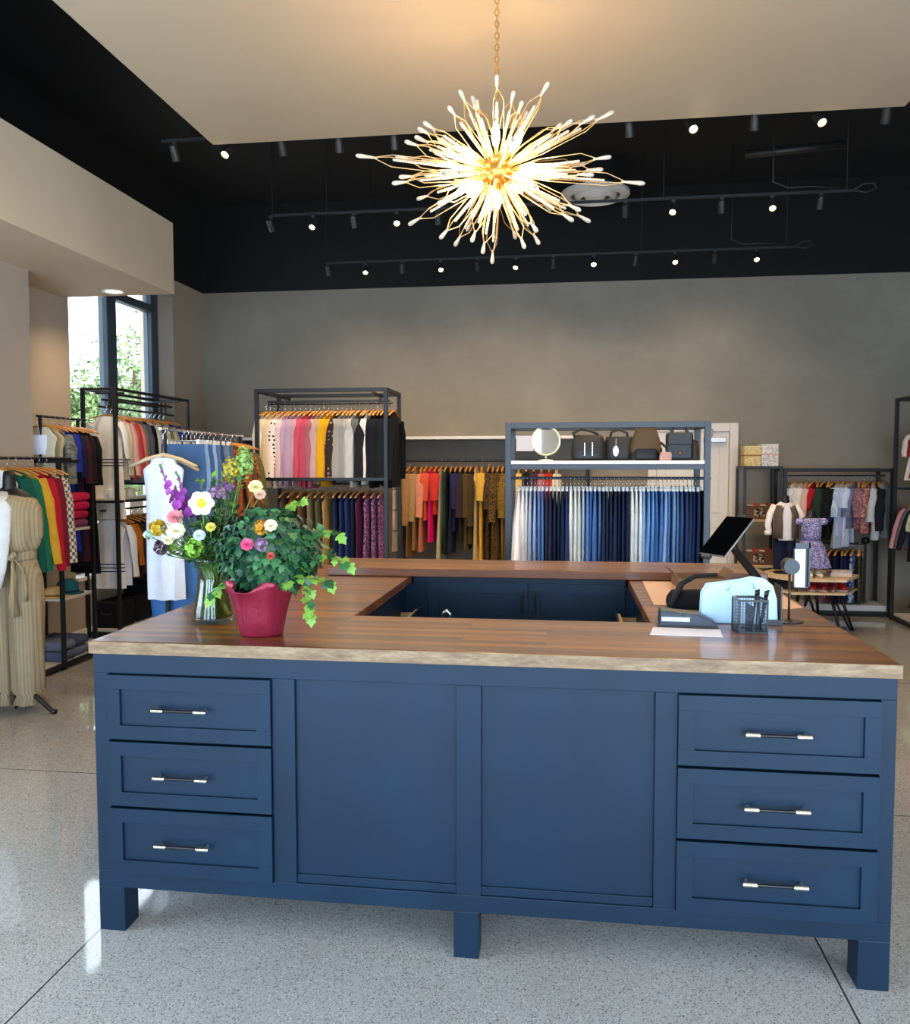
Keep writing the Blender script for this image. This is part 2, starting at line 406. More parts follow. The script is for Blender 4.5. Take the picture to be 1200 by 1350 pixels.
# ------------------------------------------------------------------ track lighting
def emit(name, col, st):
    m = mat(name, 'ffffff', .4); b = m.node_tree.nodes['Principled BSDF']
    b.inputs['Emission Color'].default_value = lin(col); b.inputs['Emission Strength'].default_value = st; return m
M_TRK = mat('track_black', '09090a', .6)
M_HEAD = mat('track_head_grey', '1c1b1b', .5)
M_LAMP = emit('track_lamp', 'ffd08c', 45)
M_LAMPOFF = emit('track_lamp_side', 'ffe6c4', 1.2)
def head_mesh(lit):
    can = MB(); can.lathe([(.02, .075), (.034, .065), (.036, -.055), (.033, -.065), (.029, -.05)], 18, cap=False); can.lathe([(.02, .075), (.001, .076)], 18, cap=False)
    lens = MB(); lens.lathe([(.029, -.052), (.001, -.05)], 18, cap=False)
    return can.mesh('can', M_HEAD, True, 40), lens.mesh('lamp_lens', M_LAMP if lit else M_LAMPOFF)
HM = {True: head_mesh(True), False: head_mesh(False)}
arm_me = MB().box(-.02, .02, -.012, .012, -.03, .012).tube([(0, 0, -.02), (0, 0, -.075)], .006).mesh('stem', M_HEAD)
ROWS = [('nearest the ceiling cloud', 2.78, [(230, 0), (300, 1), (372, 0), (447, 0), (520, 0), (830, 0), (912, 1), (995, 0), (1080, 1), (1168, 0)], (-1.1, 3.95)),
        ('in the middle', 4.52, [(357, 0), (413, 1), (467, 0), (523, 1), (578, 0), (825, 0), (888, 1), (952, 0), (1018, 1), (1082, 0)], (-.95, 3.95)),
        ('next to the taupe wall', 6.28, [(433, 0), (482, 1), (531, 0), (581, 1), (630, 0), (681, 1), (730, 0), (783, 1), (838, 0), (890, 1), (943, 0), (997, 1)], (-.98, 3.95))]
ZT = 3.9
for rn, (nm, Y, hs, (xa, xb)) in enumerate(ROWS):
    t = thing('track_rail', 'long black lighting track %s' % nm, 'track', (xa, Y, ZT), 0, 'lighting tracks under the black ceiling')
    box('rail', M_TRK, 0, xb-xa, -.012, .012, -.012, .008, t)
    for xx in ((.0, .5, 1.9, 3.4, 4.85) if rn else (.2, 2.2, 4.3)):
        MB().tube([(xx, 0, .02), (xx, 0, ZC-ZT)], .005, 6).build('suspension_rod', M_TRK, t)
    yy = {0: 175, 1: 270, 2: 335}[rn]
    ex = xb-xa
    MB().tube([(ex-.1, 0, .02), (ex-.3, 0, .045), (ex-.5, .02, .05), (ex-.62, .02, .1), (ex-.62, .02, ZC-ZT)], .007, 6).build('feed_cable', cg, t, True)
    MB().tube([(ex, 0, 0), (ex+.08, 0, .05), (ex+.16, 0, .05), (ex+.18, 0, .01), (ex+.1, 0, -.02), (ex, 0, 0)], .007, 6).build('cable_loop', cg, t, True)
    for i, (px, lit) in enumerate(hs):
        x = atY(px, yy, Y).x
        h = thing('track_spotlight', '%s track spotlight, %s from the window end, on track %s' % ('glowing warm' if lit else 'dark grey', ORD[i], nm), 'spotlight', (x, Y, ZT-.012), 0, 'spotlights on the ceiling tracks')
        inst('stem', arm_me, h); h.scale = (.78, .78, .78)
        can, lens = HM[bool(lit)]
        rx = R(-42 + rnd.uniform(-5, 5)) if lit else R(rnd.uniform(18, 34))
        rz = R(rnd.uniform(-20, 20))
        c = inst('can', can, h, (0, 0, -.1), (rx, 0, rz)); inst('lamp_lens', lens, c)
        sp = bpy.data.lights.new('track_lamp', 'SPOT'); sp.energy = SPOT_W*(1.1 if lit else (1.7, 1.7, .75)[rn]); sp.color = (1, .76, .5); sp.spot_size = R(115); sp.spot_blend = 1.0; sp.shadow_soft_size = .03
        sl = bpy.data.objects.new('track_lamp', sp); COL.objects.link(sl); sl.parent = c; sl.location = (0, 0, -.075)

# ------------------------------------------------------------------ sales counter
W, LW, ZG, ZK = 2.70, .097, .162, 1.016
ct = thing('wooden_worktop', 'glossy brown butcher-block worktop covering front and both arms of the navy counter', 'worktop', (0, 0, 1.06))
def slab(name, x0, x1, y0, y1, z0=-.044, z1=0, par=ct): return box(name, M_WOOD, x0, x1, y0, y1, z0, z1, par, .004)
slab('front_slab', -.01, W+.01, -.007, .6); o = box('edge_glare_band', M_EDGE, -.01, W+.01, -.012, -.0072, -.044, -.001, ct, .001); o['label'] = 'front edge of the worktop with daylight glare painted pale'
slab('arm_slab', -.01, .8, .601, 2.28); slab('arm_slab', 2.0, W+.01, .601, 2.28)
bt = thing('raised_worktop', 'raised wooden slab lying across the back of the navy counter', 'worktop', (0, 0, 1.0615))
slab('back_slab', .33, 2.72, 1.8, 2.26, 0, .046, bt)

pull_bar = MB().tube([(-.062, 0, 0), (.062, 0, 0)], .0055, 10).mesh('bar', M_BLKPL, True, 40)
_pe = MB(); _pe.tube([(0, 0, 0), (.044, 0, 0)], .0085, 12); _pe.tube([(.03, 0, 0), (.03, .03, 0)], .006, 10)
pull_end = _pe.mesh('end_cap', mat('polished_nickel', 'e8e2d4', .16, 1), True, 40)
def pull(par, x, y, z, rot=(0, 0, 0)):
    h = inst('handle', pull_bar, par, (x, y, z), rot)
    for q in (0, 1):
        c = inst('end_cap', pull_end, h, (.056 if q else -.056, 0, 0)); c['label'] = 'shiny nickel end cap'
        if not q: c.scale = (-1, 1, 1)
def shaker(name, par, w, h, rail, proud=.012, y=0):
    """front lying in local xz, facing -y; returns the part"""
    m = MB(); m.box(0, w, -proud, 0, 0, rail); m.box(0, w, -proud, 0, h-rail, h); m.box(0, rail, -proud, 0, rail, h-rail); m.box(w-rail, w, -proud, 0, rail, h-rail)
    m.box(rail, w-rail, -proud+.011, 0, rail, h-rail)
    return m.build(name, M_NAVY, par, bevel=.0022)
cb = thing('front_cabinet', 'long navy counter cabinet with six drawers and stub legs facing the shop entrance', 'cabinet', (0, 0, 0))
m = MB()
m.box(.012, W-.012, .035, .58, ZG+.003, ZK)                # carcass behind the face
b0, b1 = .222, .945
xcols = [(.055, .66), (.742, 1.305), (1.39, 1.96), (2.032, 2.652)]
m2 = MB(); m2.box(0, W, 0, .035, ZG, b0); m2.box(0, W, 0, .035, b1, ZK)
xe = [0] + [v for c in xcols for v in c] + [W]
for i in range(0, len(xe), 2): m2.box(xe[i], xe[i+1], 0, .035, b0, b1)
m.build('carcass', M_NAVY, cb); m2.build('face_frame', M_NAVY, cb, bevel=.0015)
for i in (1, 2):
    x0, x1 = xcols[i]
    f = MB(); f.box(x0, x1, .016, .036, b0, b1); f.box(x0, x1, .008, .018, b0, b0+.03); f.box(x0, x1, .0, .0, b1, b1)
    f.build('recessed_panel', M_NAVY, cb, bevel=.001)
zr = [(.222, .462), (.47, .704), (.712, .944)]
for i in (0, 3):
    x0, x1 = xcols[i]
    for z0, z1 in zr:
        dr = bpy.data.objects.new('drawer', None); COL.objects.link(dr); dr.parent = cb; dr.location = (x0, -.004, z0)
        shaker('drawer_front', dr, x1-x0, z1-z0-.002, .05)
        pull(dr, (x1-x0)/2-.02*(1 if i == 0 else .3), -.036, (z1-z0)/2+.0)
for x in (0, 1.296, W-LW):
    box('leg', M_NAVY, x, x+LW*(1 if x != 1.296 else .88), 0, LW, 0, ZG, cb, .002)
    box('leg', M_NAVY, x, x+LW*(1 if x != 1.296 else .88), .5, .58, 0, ZG, cb, .002)
# arms
def arm(name, label, x0, x1, inner, sgn):
    a = thing(name, label, 'cabinet', (x0, .61, 0)); w_ = x1-x0
    box('carcass', M_NAVY, 0, w_, 0, 1.255, ZG, ZK, a)
    for x in (0, w_-.08):
        for y in (0, 1.11): box('leg', M_NAVY, x, x+.08, y, y+.08, 0, ZG, a)
    xi = w_ if inner else 0
    for k, (y0, y1) in enumerate(((.05, .58), (.62, 1.15))):
        out = .1 if k == 1 else .02
        for (z0, z1) in ((.25, .6), (.63, .9)):
            o = out if z0 > .6 else .0
            dr = bpy.data.objects.new('drawer', None); COL.objects.link(dr); dr.parent = a
            dr.location = (xi, y0 if sgn > 0 else y1, z0); dr.rotation_euler = (0, 0, R(90) if sgn > 0 else R(-90))
            fr = shaker('drawer_front', dr, y1-y0, z1-z0, .05); fr.location = (0, -o, 0)
            if o:
                bx = MB(); ln = y1-y0
                bx.box(.02, ln-.02, -o+.002, -o+.018, .01, z1-z0-.01); bx.box(.02, .035, -o+.016, .0, .01, z1-z0-.03); bx.box(ln-.035, ln-.02, -o+.016, .0, .01, z1-z0-.03); bx.box(.02, ln-.02, -o+.016, 0, .01, .02)
                bx.build('drawer_box', M_PALEW, dr)
            pull(dr, (y1-y0)/2, -o-.034, (z1-z0)/2+.03)
    return a
arm('arm_cabinet', 'navy arm cabinet of the counter nearer the window, drawers inside the ring', .03, .765, True, 1)
arm('arm_cabinet', 'navy arm cabinet of the counter under the tablet stand, drawers inside the ring', 2.035, 2.68, False, -1)
# back cabinet
bc = thing('back_cabinet', 'navy back cabinet with two shaker doors under the raised wooden slab', 'cabinet', (.805, 1.87, 0))
box('carcass', M_NAVY, -.25, 1.44, 0, .36, .1, ZK-.002, bc, .002); box('top_filler', M_NAVY, .005, 1.185, 0, .36, ZK-.002, ZK+.044, bc)
for i, (x0, x1) in enumerate(((.09, .65), (.66, 1.18))):
    dr = bpy.data.objects.new('door', None); COL.objects.link(dr); dr.parent = bc; dr.location = (x0, 0, .14)
    shaker('door_panel', dr, x1-x0, .885, .06)
    pull(dr, (x1-x0-.03) if i == 0 else .03, -.036, .785, (0, R(90), 0)); dr.children[1].scale = (.62, 1, 1)
box('plinth', M_NAVY, .02, 1.17, .02, .34, 0, .1, bc)
# chrome bag stand inside the ring
t = thing('bag_stand', 'thin chrome bag holder hook standing inside the counter ring', 'stand', (1.06, 1.3, 0))
MB().lathe([(.14, 0), (.14, .012), (.02, .02)], 28).build('base', M_BLKPL, t, True, ang=40)
MB().tube([(0, 0, .015), (0, 0, .9), (.006, 0, .95), (.022, 0, .965), (.038, 0, .95), (.042, 0, .9)], .009, 8).build('hook', M_CHROME, t, True)

# ------------------------------------------------------------------ garments and hangers
def garment_mb(kind, Wd, L, T, sleeve=0, seed=0, flare=1.0, neck=.075, fold=1.0, splay=.06):
    """hangs down from z=0 (top of the shoulders); local x across the shoulders, y through the thickness"""
    g = random.Random(seed); m = MB(); N = 28
    ph = [g.uniform(0, 6.28) for _ in range(4)]; fr = [g.choice((3, 4, 5)), g.choice((6, 7, 8)), g.choice((9, 10, 11))]
    def ring(z, hw, ht, amp, y0=0, dx=0):
        out = []
        for k in range(N):
            a = 2*pi*k/N; c, s_ = cos(a), sin(a)
            x = hw*math.copysign(abs(c)**.8, c); y = ht*math.copysign(abs(s_)**.75, s_)
            rp = amp*(sin(fr[0]*a+ph[0]+z*3)*.6 + sin(fr[1]*a+ph[1]-z*2)*.5 + .3*sin(fr[2]*a+ph[2]))
            out.append((x*(1+rp*.12)+dx, y+ht*rp*.75*abs(s_)+y0, z))
        return out
    rows = []; hw = Wd/2
    sway = g.uniform(-.01, .01)
    if kind == 'pants':
        # waistband held flat by a clip hanger, two legs hanging together
        prof = [(0, 1), (.04, 1.0), (.12, 1.06), (.25, 1.08), (.4, .98), (.6, .92), (.8, .9), (1, .9)]
        for t, k in prof: rows.append(ring(-t*L, hw*(k + (flare-1)*t), T/2*(.55+.5*min(1, t*4))*(1+(flare-1)*t), .25+.5*t*fold, sway*t))
        m.loops(rows)
        return m
    drop = .055 + .12*Wd
    if kind == 'skirt':
        for t in (0, .05, .2, .45, .7, .9, 1): rows.append(ring(-t*L, hw*(1+(flare-1)*t), T/2*(.6+.5*t), .2+.8*t*fold, sway*t))
        m.loops(rows); return m
    sh = hw*.94
    for t, k, q in ((0, neck/hw*.9, .35), (.12, neck/hw*1.15, .5), (.45, .62, .7), (.8, .9, .8), (1, .97, .85)):
        rows.append(ring(-drop*t, hw*k, T/2*q, .05))
    for t in (.18, .3, .45, .6, .75, .88, 1):
        z = -drop - (L-drop)*t
        wdt = .92 if t < .5 else .92+(t-.5)*.06
        if kind == 'dress': wdt = (.84 if t < .45 else .84+(t-.4)*.3)
        if kind == 'tank': wdt = .8 + .1*t
        rows.append(ring(z, hw*wdt*(1+(flare-1)*t), T/2*(.9+.25*t), (.25+.75*t)*fold, sway*t))
    m.loops(rows)
    if sleeve:
        for sx in (-1, 1):
            pts = []; rr = []; tilt = splay + g.uniform(-.015, .03); yo = g.uniform(-.008, .008)
            r0 = .062 if sleeve > .3 else .07
            for t in (0, .08, .25, .5, .75, .95, 1):
                pts.append((sx*(hw*.8 + hw*.2*min(1, t*6) + tilt*t*(sleeve/.5)), yo*t, -drop*.75 - sleeve*t))
                rr.append(r0*(1-.35*t)*(1+.1*sin(t*17+ph[0])))
            m.tube(pts, rr, 12, True, min(.95, .42 + T*2))
    return m
def hook_mb(h=.075, r=.018, n=10):
    m = MB(); pts = [(0, 0, -h), (0, 0, -r*2-.006)]
    for i in range(n): a = -pi/2 + pi*1.35*i/(n-1); pts.append((r*cos(a)*1.0, 0, -r+r*sin(a)+r*.35))
    return m.tube(pts, .0024, 6)
HOOK = hook_mb().mesh('hook', M_CHROME, True)
def hanger_mesh(w_, name='wooden_hanger', m=None, thick=.013):
    b = MB()
    pts = [(-w_/2, 0, -.125), (-w_*.36, 0, -.103), (-w_*.18, 0, -.083), (0, 0, -.072), (w_*.18, 0, -.083), (w_*.36, 0, -.103), (w_/2, 0, -.125)]
    b.tube(pts, [.010, .012, .014, .016, .014, .012, .010], 8, True, thick/.014*.62)
    return b.mesh(name, m or M_HANG, True)
H42, H34 = hanger_mesh(.42), hanger_mesh(.30)
cb_ = MB(); cb_.tube([(-.15, 0, -.075), (.15, 0, -.075)], .004, 6); cb_.tube([(0, 0, -.06), (0, 0, -.08)], .005, 6)
HCLIP = cb_.mesh('clip_hanger', M_CHROME, True)
clip_me = MB().box(-.012, .012, -.009, .009, -.1, -.066).mesh('clip', M_WHITE)

def hang(name, gm, mats, label, cat, pos, rz, group, hlabel, hkind='wood', hgroup=None, parts=None, tilt=0, drop=.088):
    """one garment on its own hanger hooked over the rail at pos"""
    hm = {'wood': H42, 'kid': H34, 'clip': HCLIP}[hkind]
    if hm:
        h = inst('clip_hanger' if hkind == 'clip' else 'wooden_hanger', hm, None, pos, (0, tilt, rz)); tag(h, hlabel, 'hanger', hgroup)
        k = inst('hook', HOOK, h)
        if hkind == 'clip':
            for sx in (-.12, .12): inst('clip', clip_me, h, (sx, 0, 0))
    o = gm.build(name, mats, None, True, 0, 50); o.location = (pos[0], pos[1], pos[2]-drop); o.rotation_euler = (0, tilt, rz)
    tag(o, label, cat, group)
    for pn, pm, pmat in (parts or []): pm.build(pn, pmat, o, True)
    return o

SEED = [100]
def rail_row(items, rz, where, group, kind_h='wood', hgroup='', jit=.05):
    """items: (pos, name, kind, label, category, W, L, T, sleeve, fabric, extra)"""
    for i, it in enumerate(items):
        pos, name, kind, label, cat, Wd, L, T, sl, fab, ex = it
        SEED[0] += 1
        gm = garment_mb(kind, Wd, L, T, sl, SEED[0], **ex)
        short = label
        for cut in (',', ' with ', ' on the ', ' clipped', ' at the ', ' under the', ' along', ' hooked', ' behind the'): short = short.split(cut)[0]
        hl = '%s hanger holding the %s, %s on the %s' % ({'wood': 'wooden', 'kid': 'small wooden', 'clip': 'metal clip'}[kind_h], short, ORD[i], where)
        hang(name, gm, fab, label, cat, pos, rz+rnd.uniform(-jit, jit), group, hl, kind_h, hgroup, drop=.1 if kind_h == 'clip' else .088)

def rack_bars(t, bars, m):
    for nm, p0, p1, th in bars:
        p0 = V(p0); p1 = V(p1); lo = [min(a, b) for a, b in zip(p0, p1)]; hi = [max(a, b) for a, b in zip(p0, p1)]
        for k in range(3):
            if hi[k]-lo[k] < 1e-6: lo[k] -= th/2; hi[k] += th/2
        MB().box(lo[0], hi[0], lo[1], hi[1], lo[2], hi[2]).build(nm, m, t, bevel=.002)
def rod(t, p0, p1, r, m, nm='rail'): MB().tube([p0, p1], r, 10).build(nm, m, t, True, ang=40)

# ---- double-tier black rack (left of centre)
t = thing('double_rack', 'tall black two-tier clothing rack behind the ivy and flowers', 'clothing rack', (-1.2, 4.72, 0))
w_, dp, h_ = 1.225, .6, 2.385; tb = .035
bars = []
for x in (0, w_):
    for y in (0, dp): bars.append(('post', (x, y, 0), (x, y, h_), tb))
for z in (h_-tb/2, ): bars += [('top_bar', (tb/2, 0, z), (w_-tb/2, 0, z), tb), ('top_bar', (tb/2, dp, z), (w_-tb/2, dp, z), tb), ('top_bar', (0, tb/2, z), (0, dp-tb/2, z), tb), ('top_bar', (w_, tb/2, z), (w_, dp-tb/2, z), tb)]
bars += [('middle_bar', (tb/2, 0, 1.55), (w_-tb/2, 0, 1.55), .03), ('middle_bar', (tb/2, dp, 1.55), (w_-tb/2, dp, 1.55), .03),
         ('middle_bar', (0, tb/2, 1.55), (0, dp-tb/2, 1.55), .03), ('middle_bar', (w_, tb/2, 1.55), (w_, dp-tb/2, 1.55), .03),
         ('base_bar', (tb/2, 0, .05), (w_-tb/2, 0, .05), .03), ('base_bar', (tb/2, dp, .05), (w_-tb/2, dp, .05), .03),
         ('rail_bracket', (.12, dp*.5, 2.27), (.12, dp*.5, h_-tb), .02), ('rail_bracket', (w_-.12, dp*.5, 2.27), (w_-.12, dp*.5, h_-tb), .02),
         ('rail_support', (.12, tb/2, h_-.05), (.12, dp-tb/2, h_-.05), .025), ('rail_support', (w_-.12, tb/2, h_-.05), (w_-.12, dp-tb/2, h_-.05), .025),
         ('shelf_lip', (tb/2, .25, h_-.1), (w_-tb/2, .25, h_-.1), .02)]
rack_bars(t, bars, M_FRAME)
rod(t, (.0, dp/2, 2.265), (w_, dp/2, 2.265), .011, M_FRAME); rod(t, (.0, dp/2, 1.5), (w_, dp/2, 1.5), .011, M_FRAME)
RY = 4.72+dp/2
def up(px, Y, z): return (atY(px, 600, Y).x, Y, z)
F_ = fabric
U = [(347, 'cream knit cardigan', 'e6d6c0', None), (352, 'oatmeal knit cardigan', 'd8c4a6', None), (358, 'sand knit top', 'd2b58c', None), (365, 'cream top with black dotted edge', 'e8d2c4', ('dot', '1a1512', 26)), (372, 'pale blush sweater', 'd9b6ae', None), (379, 'mauve sweater', 'b394a6', None), (385, 'dusky lilac sweater', 'a98aa0', None), (392, 'dusty mauve tunic', 'b08a90', None),
     (399, 'rose red sweater', 'b8485a', None), (405, 'deep rose sweater', 'a93e50', None), (412, 'rosewood cardigan', '96525c', None), (417, 'taupe pink top', 'ae8c86', None), (423, 'tan knit top', 'a58a68', None), (429, 'mustard yellow sweater', 'c8900f', None), (435, 'mustard tunic', 'bf870e', None), (441, 'dark brown top with pale dots', '2c1f1c', ('dot', '8d7a62', 26)), (447, 'stone grey cardigan', '8a857d', None), (453, 'grey knit sweater', '827f79', None),
     (459, 'soft grey sweater', '8f8c86', None), (464, 'light grey top', 'a9a59e', None), (470, 'charcoal sweater', '55544f', None), (477, 'black blouse', '16161a', None), (482, 'oat coloured cardigan sleeve piece', 'd5cbbd', None), (488, 'black jumper', '0e0f14', None), (493, 'black tunic', '111219', None), (498, 'jet black dress top', '0c0d12', None), (503, 'black knit jacket', '14141a', None), (509, 'ink navy top', '141a2c', None), (515, 'black long cardigan', '0f1013', None)]
its = []
for i, (px, nm, c, pt) in enumerate(U):
    nm = nm.replace(' sleeve piece', '')
    its.append((up(px+5, RY, 2.265), 'cardigan' if 'cardigan' in nm else 'sweater' if 'sweater' in nm or 'jumper' in nm else 'top', 'top', '%s, %s on the upper rail of the two-tier rack' % (nm, ORD[i]), 'top', .45, .69+rnd.uniform(-.04, .03), .032, .55, F_(c, *(pt or ())), dict(splay=.03)))
rail_row(its, pi/2, 'upper two-tier rail', 'tops on the upper rail of the two-tier rack', 'wood', 'hangers on the two-tier rack')
Lw = [(372, 'brown skirt', '5c4334', 0), (384, 'rust trousers', '8a5230', 0), (396, 'brown trousers', '694a35', 0), (408, 'khaki trousers', '82704f', 0), (418, 'olive trousers', '5c5a3c', 0), (428, 'tan trousers', 'a5824f', 0), (440, 'dark navy trousers', '1d2946', 0), (448, 'navy trousers', '22335a', 0), (456, 'blue navy trousers', '263a66', 0), (464, 'midnight trousers', '1b2440', 0), (471, 'plum dress', '5b2345', 0), (482, 'pink and purple flowered dress', 'a2698a', ('floral', '3d1f3e', 45)), (491, 'lilac flowered dress', 'a8749a', ('floral', '4a2346', 45)), (500, 'mauve flowered dress', '9c6488', ('floral', '4a2346', 45))]
its = []
for i, (px, nm, c, pt) in enumerate(Lw):
    its.append((up(px+5, RY, 1.5), 'dress' if 'dress' in nm else 'trousers', 'dress', '%s, %s on the lower rail of the two-tier rack' % (nm, ORD[i]), 'dress' if 'dress' in nm else 'trousers', .4, 1.0+rnd.uniform(-.05, .1), .045, 0, F_(c, *(pt or ())), {}))
rail_row(its, pi/2, 'lower two-tier rail', 'clothes on the lower rail of the two-tier rack', 'wood', 'hangers on the two-tier rack')

# ---- wall shelf with hanging rail along the back wall
t = thing('mounted_shelf', 'long white shelf with a hanging rail mounted along the taupe back wall', 'wall shelf', (-2.35, YB, 0))
ww = 4.3
box('shelf', M_WHITE, 0, ww, -.42, -.01, 1.985, 2.02, t, .003)
box('back_panel', mat('grey_wall_panel', '6a645b', .6), 0, ww, -.03, -.005, .35, 1.985, t)
for x in (.04, 2.0, 3.3, ww-.04):
    box('upright', M_FRAME, x-.02, x+.02, -.06, -.03, .05, 1.985, t); box('bracket', M_FRAME, x-.015, x+.015, -.4, -.06, 1.95, 1.985, t)
    box('rail_arm', M_FRAME, x-.012, x+.012, -.32, -.06, 1.715, 1.74, t)
rod(t, (0, -.3, 1.728), (ww, -.3, 1.728), .011, M_FRAME)
WY = YB-.3
C = [(522, 'striped cream shirt', 'cdb9a0', ('hoop', '4a3a30', (.25, .5, .75)), 1.0, 'dress', 0), (541, 'camel coat', '9d7448', 0, 1.06, 'top', .6), (549, 'tan linen shirt', 'a78459', 0, .98, 'top', .55), (557, 'peach blouse', 'd8896c', 0, 1.0, 'top', .5), (563, 'coral orange top', 'd9563a', 0, .62, 'top', .3), (570, 'hot pink dress', 'e0176d', 0, .88, 'dress', 0), (576, 'tomato red top', 'c9362c', 0, .55, 'top', .3), (583, 'pale sage trousers', 'b9b596', 0, 1.12, 'dress', 0), (589, 'dark green dotted dress', '27352f', ('dot', '3f5148', 40), 1.02, 'dress', 0), (596, 'navy dotted dress', '1f2438', ('dot', '3a4262', 40), 1.0, 'dress', 0), (602, 'indigo print top', '2a2452', 0, .75, 'top', .4),
     (609, 'black brown jacket', '2e2523', 0, .85, 'top', .5), (617, 'olive brown coat', '4e3c1e', 0, .98, 'top', .5), (622, 'dark olive cardigan', '413219', 0, .9, 'top', .6), (629, 'cream lace dress', 'dcc59a', 0, 1.2, 'dress', 0), (636, 'yellow maxi dress', 'd2a23c', 0, 1.2, 'dress', .3), (645, 'brown animal print dress', '5c4329', ('floral', '2a1c10', 60), 1.15, 'dress', .4), (651, 'bronze animal print top', '6d5228', ('floral', '2b1d0e', 60), 1.1, 'top', .55), (658, 'dark leopard print dress', '54401f', ('dot', '17100a', 46), 1.15, 'dress', .4), (664, 'gold leopard print blouse', '7a6026', ('dot', '1c130a', 46), 1.15, 'top', .5),
     (674, 'plain oat shirt', 'b98e5a', 0, .7, 'top', .5), (684, 'butter yellow shirt', 'd4b062', 0, .7, 'top', .5), (694, 'black velvet top', '1c1719', 0, .7, 'top', .5), (704, 'wine purple blouse', '4a2c3d', 0, .7, 'top', .4), (714, 'dusty rose shirt', 'a8646a', 0, .7, 'top', .5), (724, 'crimson blouse', 'b02a22', 0, .7, 'top', .5), (734, 'ivory blouse', 'd8ccb2', 0, .7, 'top', .5)]
its = []
for i, (px, nm, c, pt, L, kd, sl) in enumerate(C):
    its.append((up(px, WY, 1.728), nm.split()[-1], kd, '%s, %s along the rail under the white wall shelf' % (nm, ORD[i]), nm.split()[-1], .44, L, .05, sl, F_(c, *(pt or ())), dict(splay=.03)))
C2 = [(296, 'rust brown top', '8a4526'), (305, 'orange knit top', 'b5652a'), (314, 'amber blouse', '9a6a2e'), (322, 'brown check shirt', '5d4029')]
for i, (px, nm, c) in enumerate(C2):
    its.append((up(px, WY, 1.728), nm.split()[-1], 'top', '%s under the white wall shelf beside the two-tier rack' % nm, 'top', .44, .75, .05, .5, F_(c), {}))
rail_row(its, pi/2, 'wall shelf rail', 'clothes on the rail under the white wall shelf', 'wood', 'hangers on the wall shelf rail')
p_ = atY(692, 579, YB-.44)
for dx in (0, ):
    tag(MB().box(-.1, .1, -.003, .003, -.09, .09).build('paper_sign', M_PAPER, None, loc=(p_.x, YB-.4235, 1.93)), 'blank white paper sign taped to the edge of the white wall shelf behind the mirror', 'sign')

# ---- jeans rack
t = thing('jeans_rack', 'dark grey metal rack with a white shelf of handbags above hanging jeans', 'clothing rack', (1.215, 3.7, 0))
w_, dp, h_, tb = 1.49, .5, 2.005, .045
bars = []
for x in (0, w_):
    for y in (0, dp): bars.append(('post', (x, y, 0), (x, y, h_), tb))
for y in (0, dp): bars += [('top_bar', (tb/2, y, h_-tb/2), (w_-tb/2, y, h_-tb/2), tb), ('shelf_rail', (tb/2, y, 1.665), (w_-tb/2, y, 1.665), .04)]
for x in (0, w_): bars += [('side_bar', (x, tb/2, h_-tb/2), (x, dp-tb/2, h_-tb/2), tb), ('side_bar', (x, tb/2, 1.665), (x, dp-tb/2, 1.665), .035), ('side_bar', (x, tb/2, .06), (x, dp-tb/2, .06), .035)]
rack_bars(t, bars, M_NAVYF)
box('shelf', M_WHITE, .0225, w_-.0225, -.024, dp, 1.686, 1.712, t, .002)
rod(t, (0, dp/2, 1.575), (w_+.07, dp/2, 1.575), .012, M_NAVYF)
JY = 3.7+dp/2
JC = ['ece6e2', 'e2dcda', 'cfd2d8', 'aab6c9', '8ba3c8', '6f8fbf', '5a7db2', '2c3450', '262c46', '1d2340', '22304f', '1b2849', '243a66', 'e4e6e2', 'd2d8da', 'dfe3e0', 'b4c2d2', '5f86bd', '4a73af', '5077b0', '4e6d9c', '33415f', '2a3a5c', '23324f', '1e2b4a', '1b2748', '222f52', '1d2a4d', 'dfe3df', 'd6dcdc', 'ccd6de', '8fb0d4', '6d9bcb', '5c8bc0', '4a78b0', '3f6ba6', '86a4c8', '4d7ab4', '7f9fc4', '46699a', '2f4a78', '25365a', '263c63', '223358', '1f3157']
JN = {'e': 'white', 'd': 'pale bleached', 'c': 'pale grey', 'b': 'ice blue', 'a': 'light faded blue', '8': 'light blue', '7': 'sky blue', '6': 'washed blue', '5': 'mid blue', '4': 'classic blue', '3': 'slate blue', '2': 'dark indigo', '1': 'darkest navy'}
its = []; n = len(JC)
for i, c in enumerate(JC):
    x = 1.29 + (2.66-1.29)*i/(n-1)
    its.append(((x, JY, 1.575), 'jeans', 'pants', '%s jeans, %s pair counted from the white end of the jeans rack' % (JN[c[0]], ORD[i]), 'jeans', .40, .98+rnd.uniform(-.05, .05), .036 if i not in (0, 1, 13, 28) else .05, 0, F_(c, 'floral' if i % 6 == 3 else None, 'c8d4e2', 9) if False else F_(c), dict(flare=2.6 if i == 0 else 1.9 if i == 1 else rnd.uniform(.95, 1.25), fold=1.2)))
rail_row(its, pi/2, 'jeans rack', 'jeans on the dark grey rack', 'clip', 'clip hangers on the jeans rack', .03)
its = [((2.725, JY, 1.575), 'jeans', 'pants', 'inky blue jeans hooked outside the end post of the jeans rack', 'jeans', .42, 1.0, .05, 0, F_('1c2540'), {})]
rail_row(its, pi/2, 'jeans rack end', 'jeans on the dark grey rack', 'clip', 'clip hangers on the jeans rack', .03)

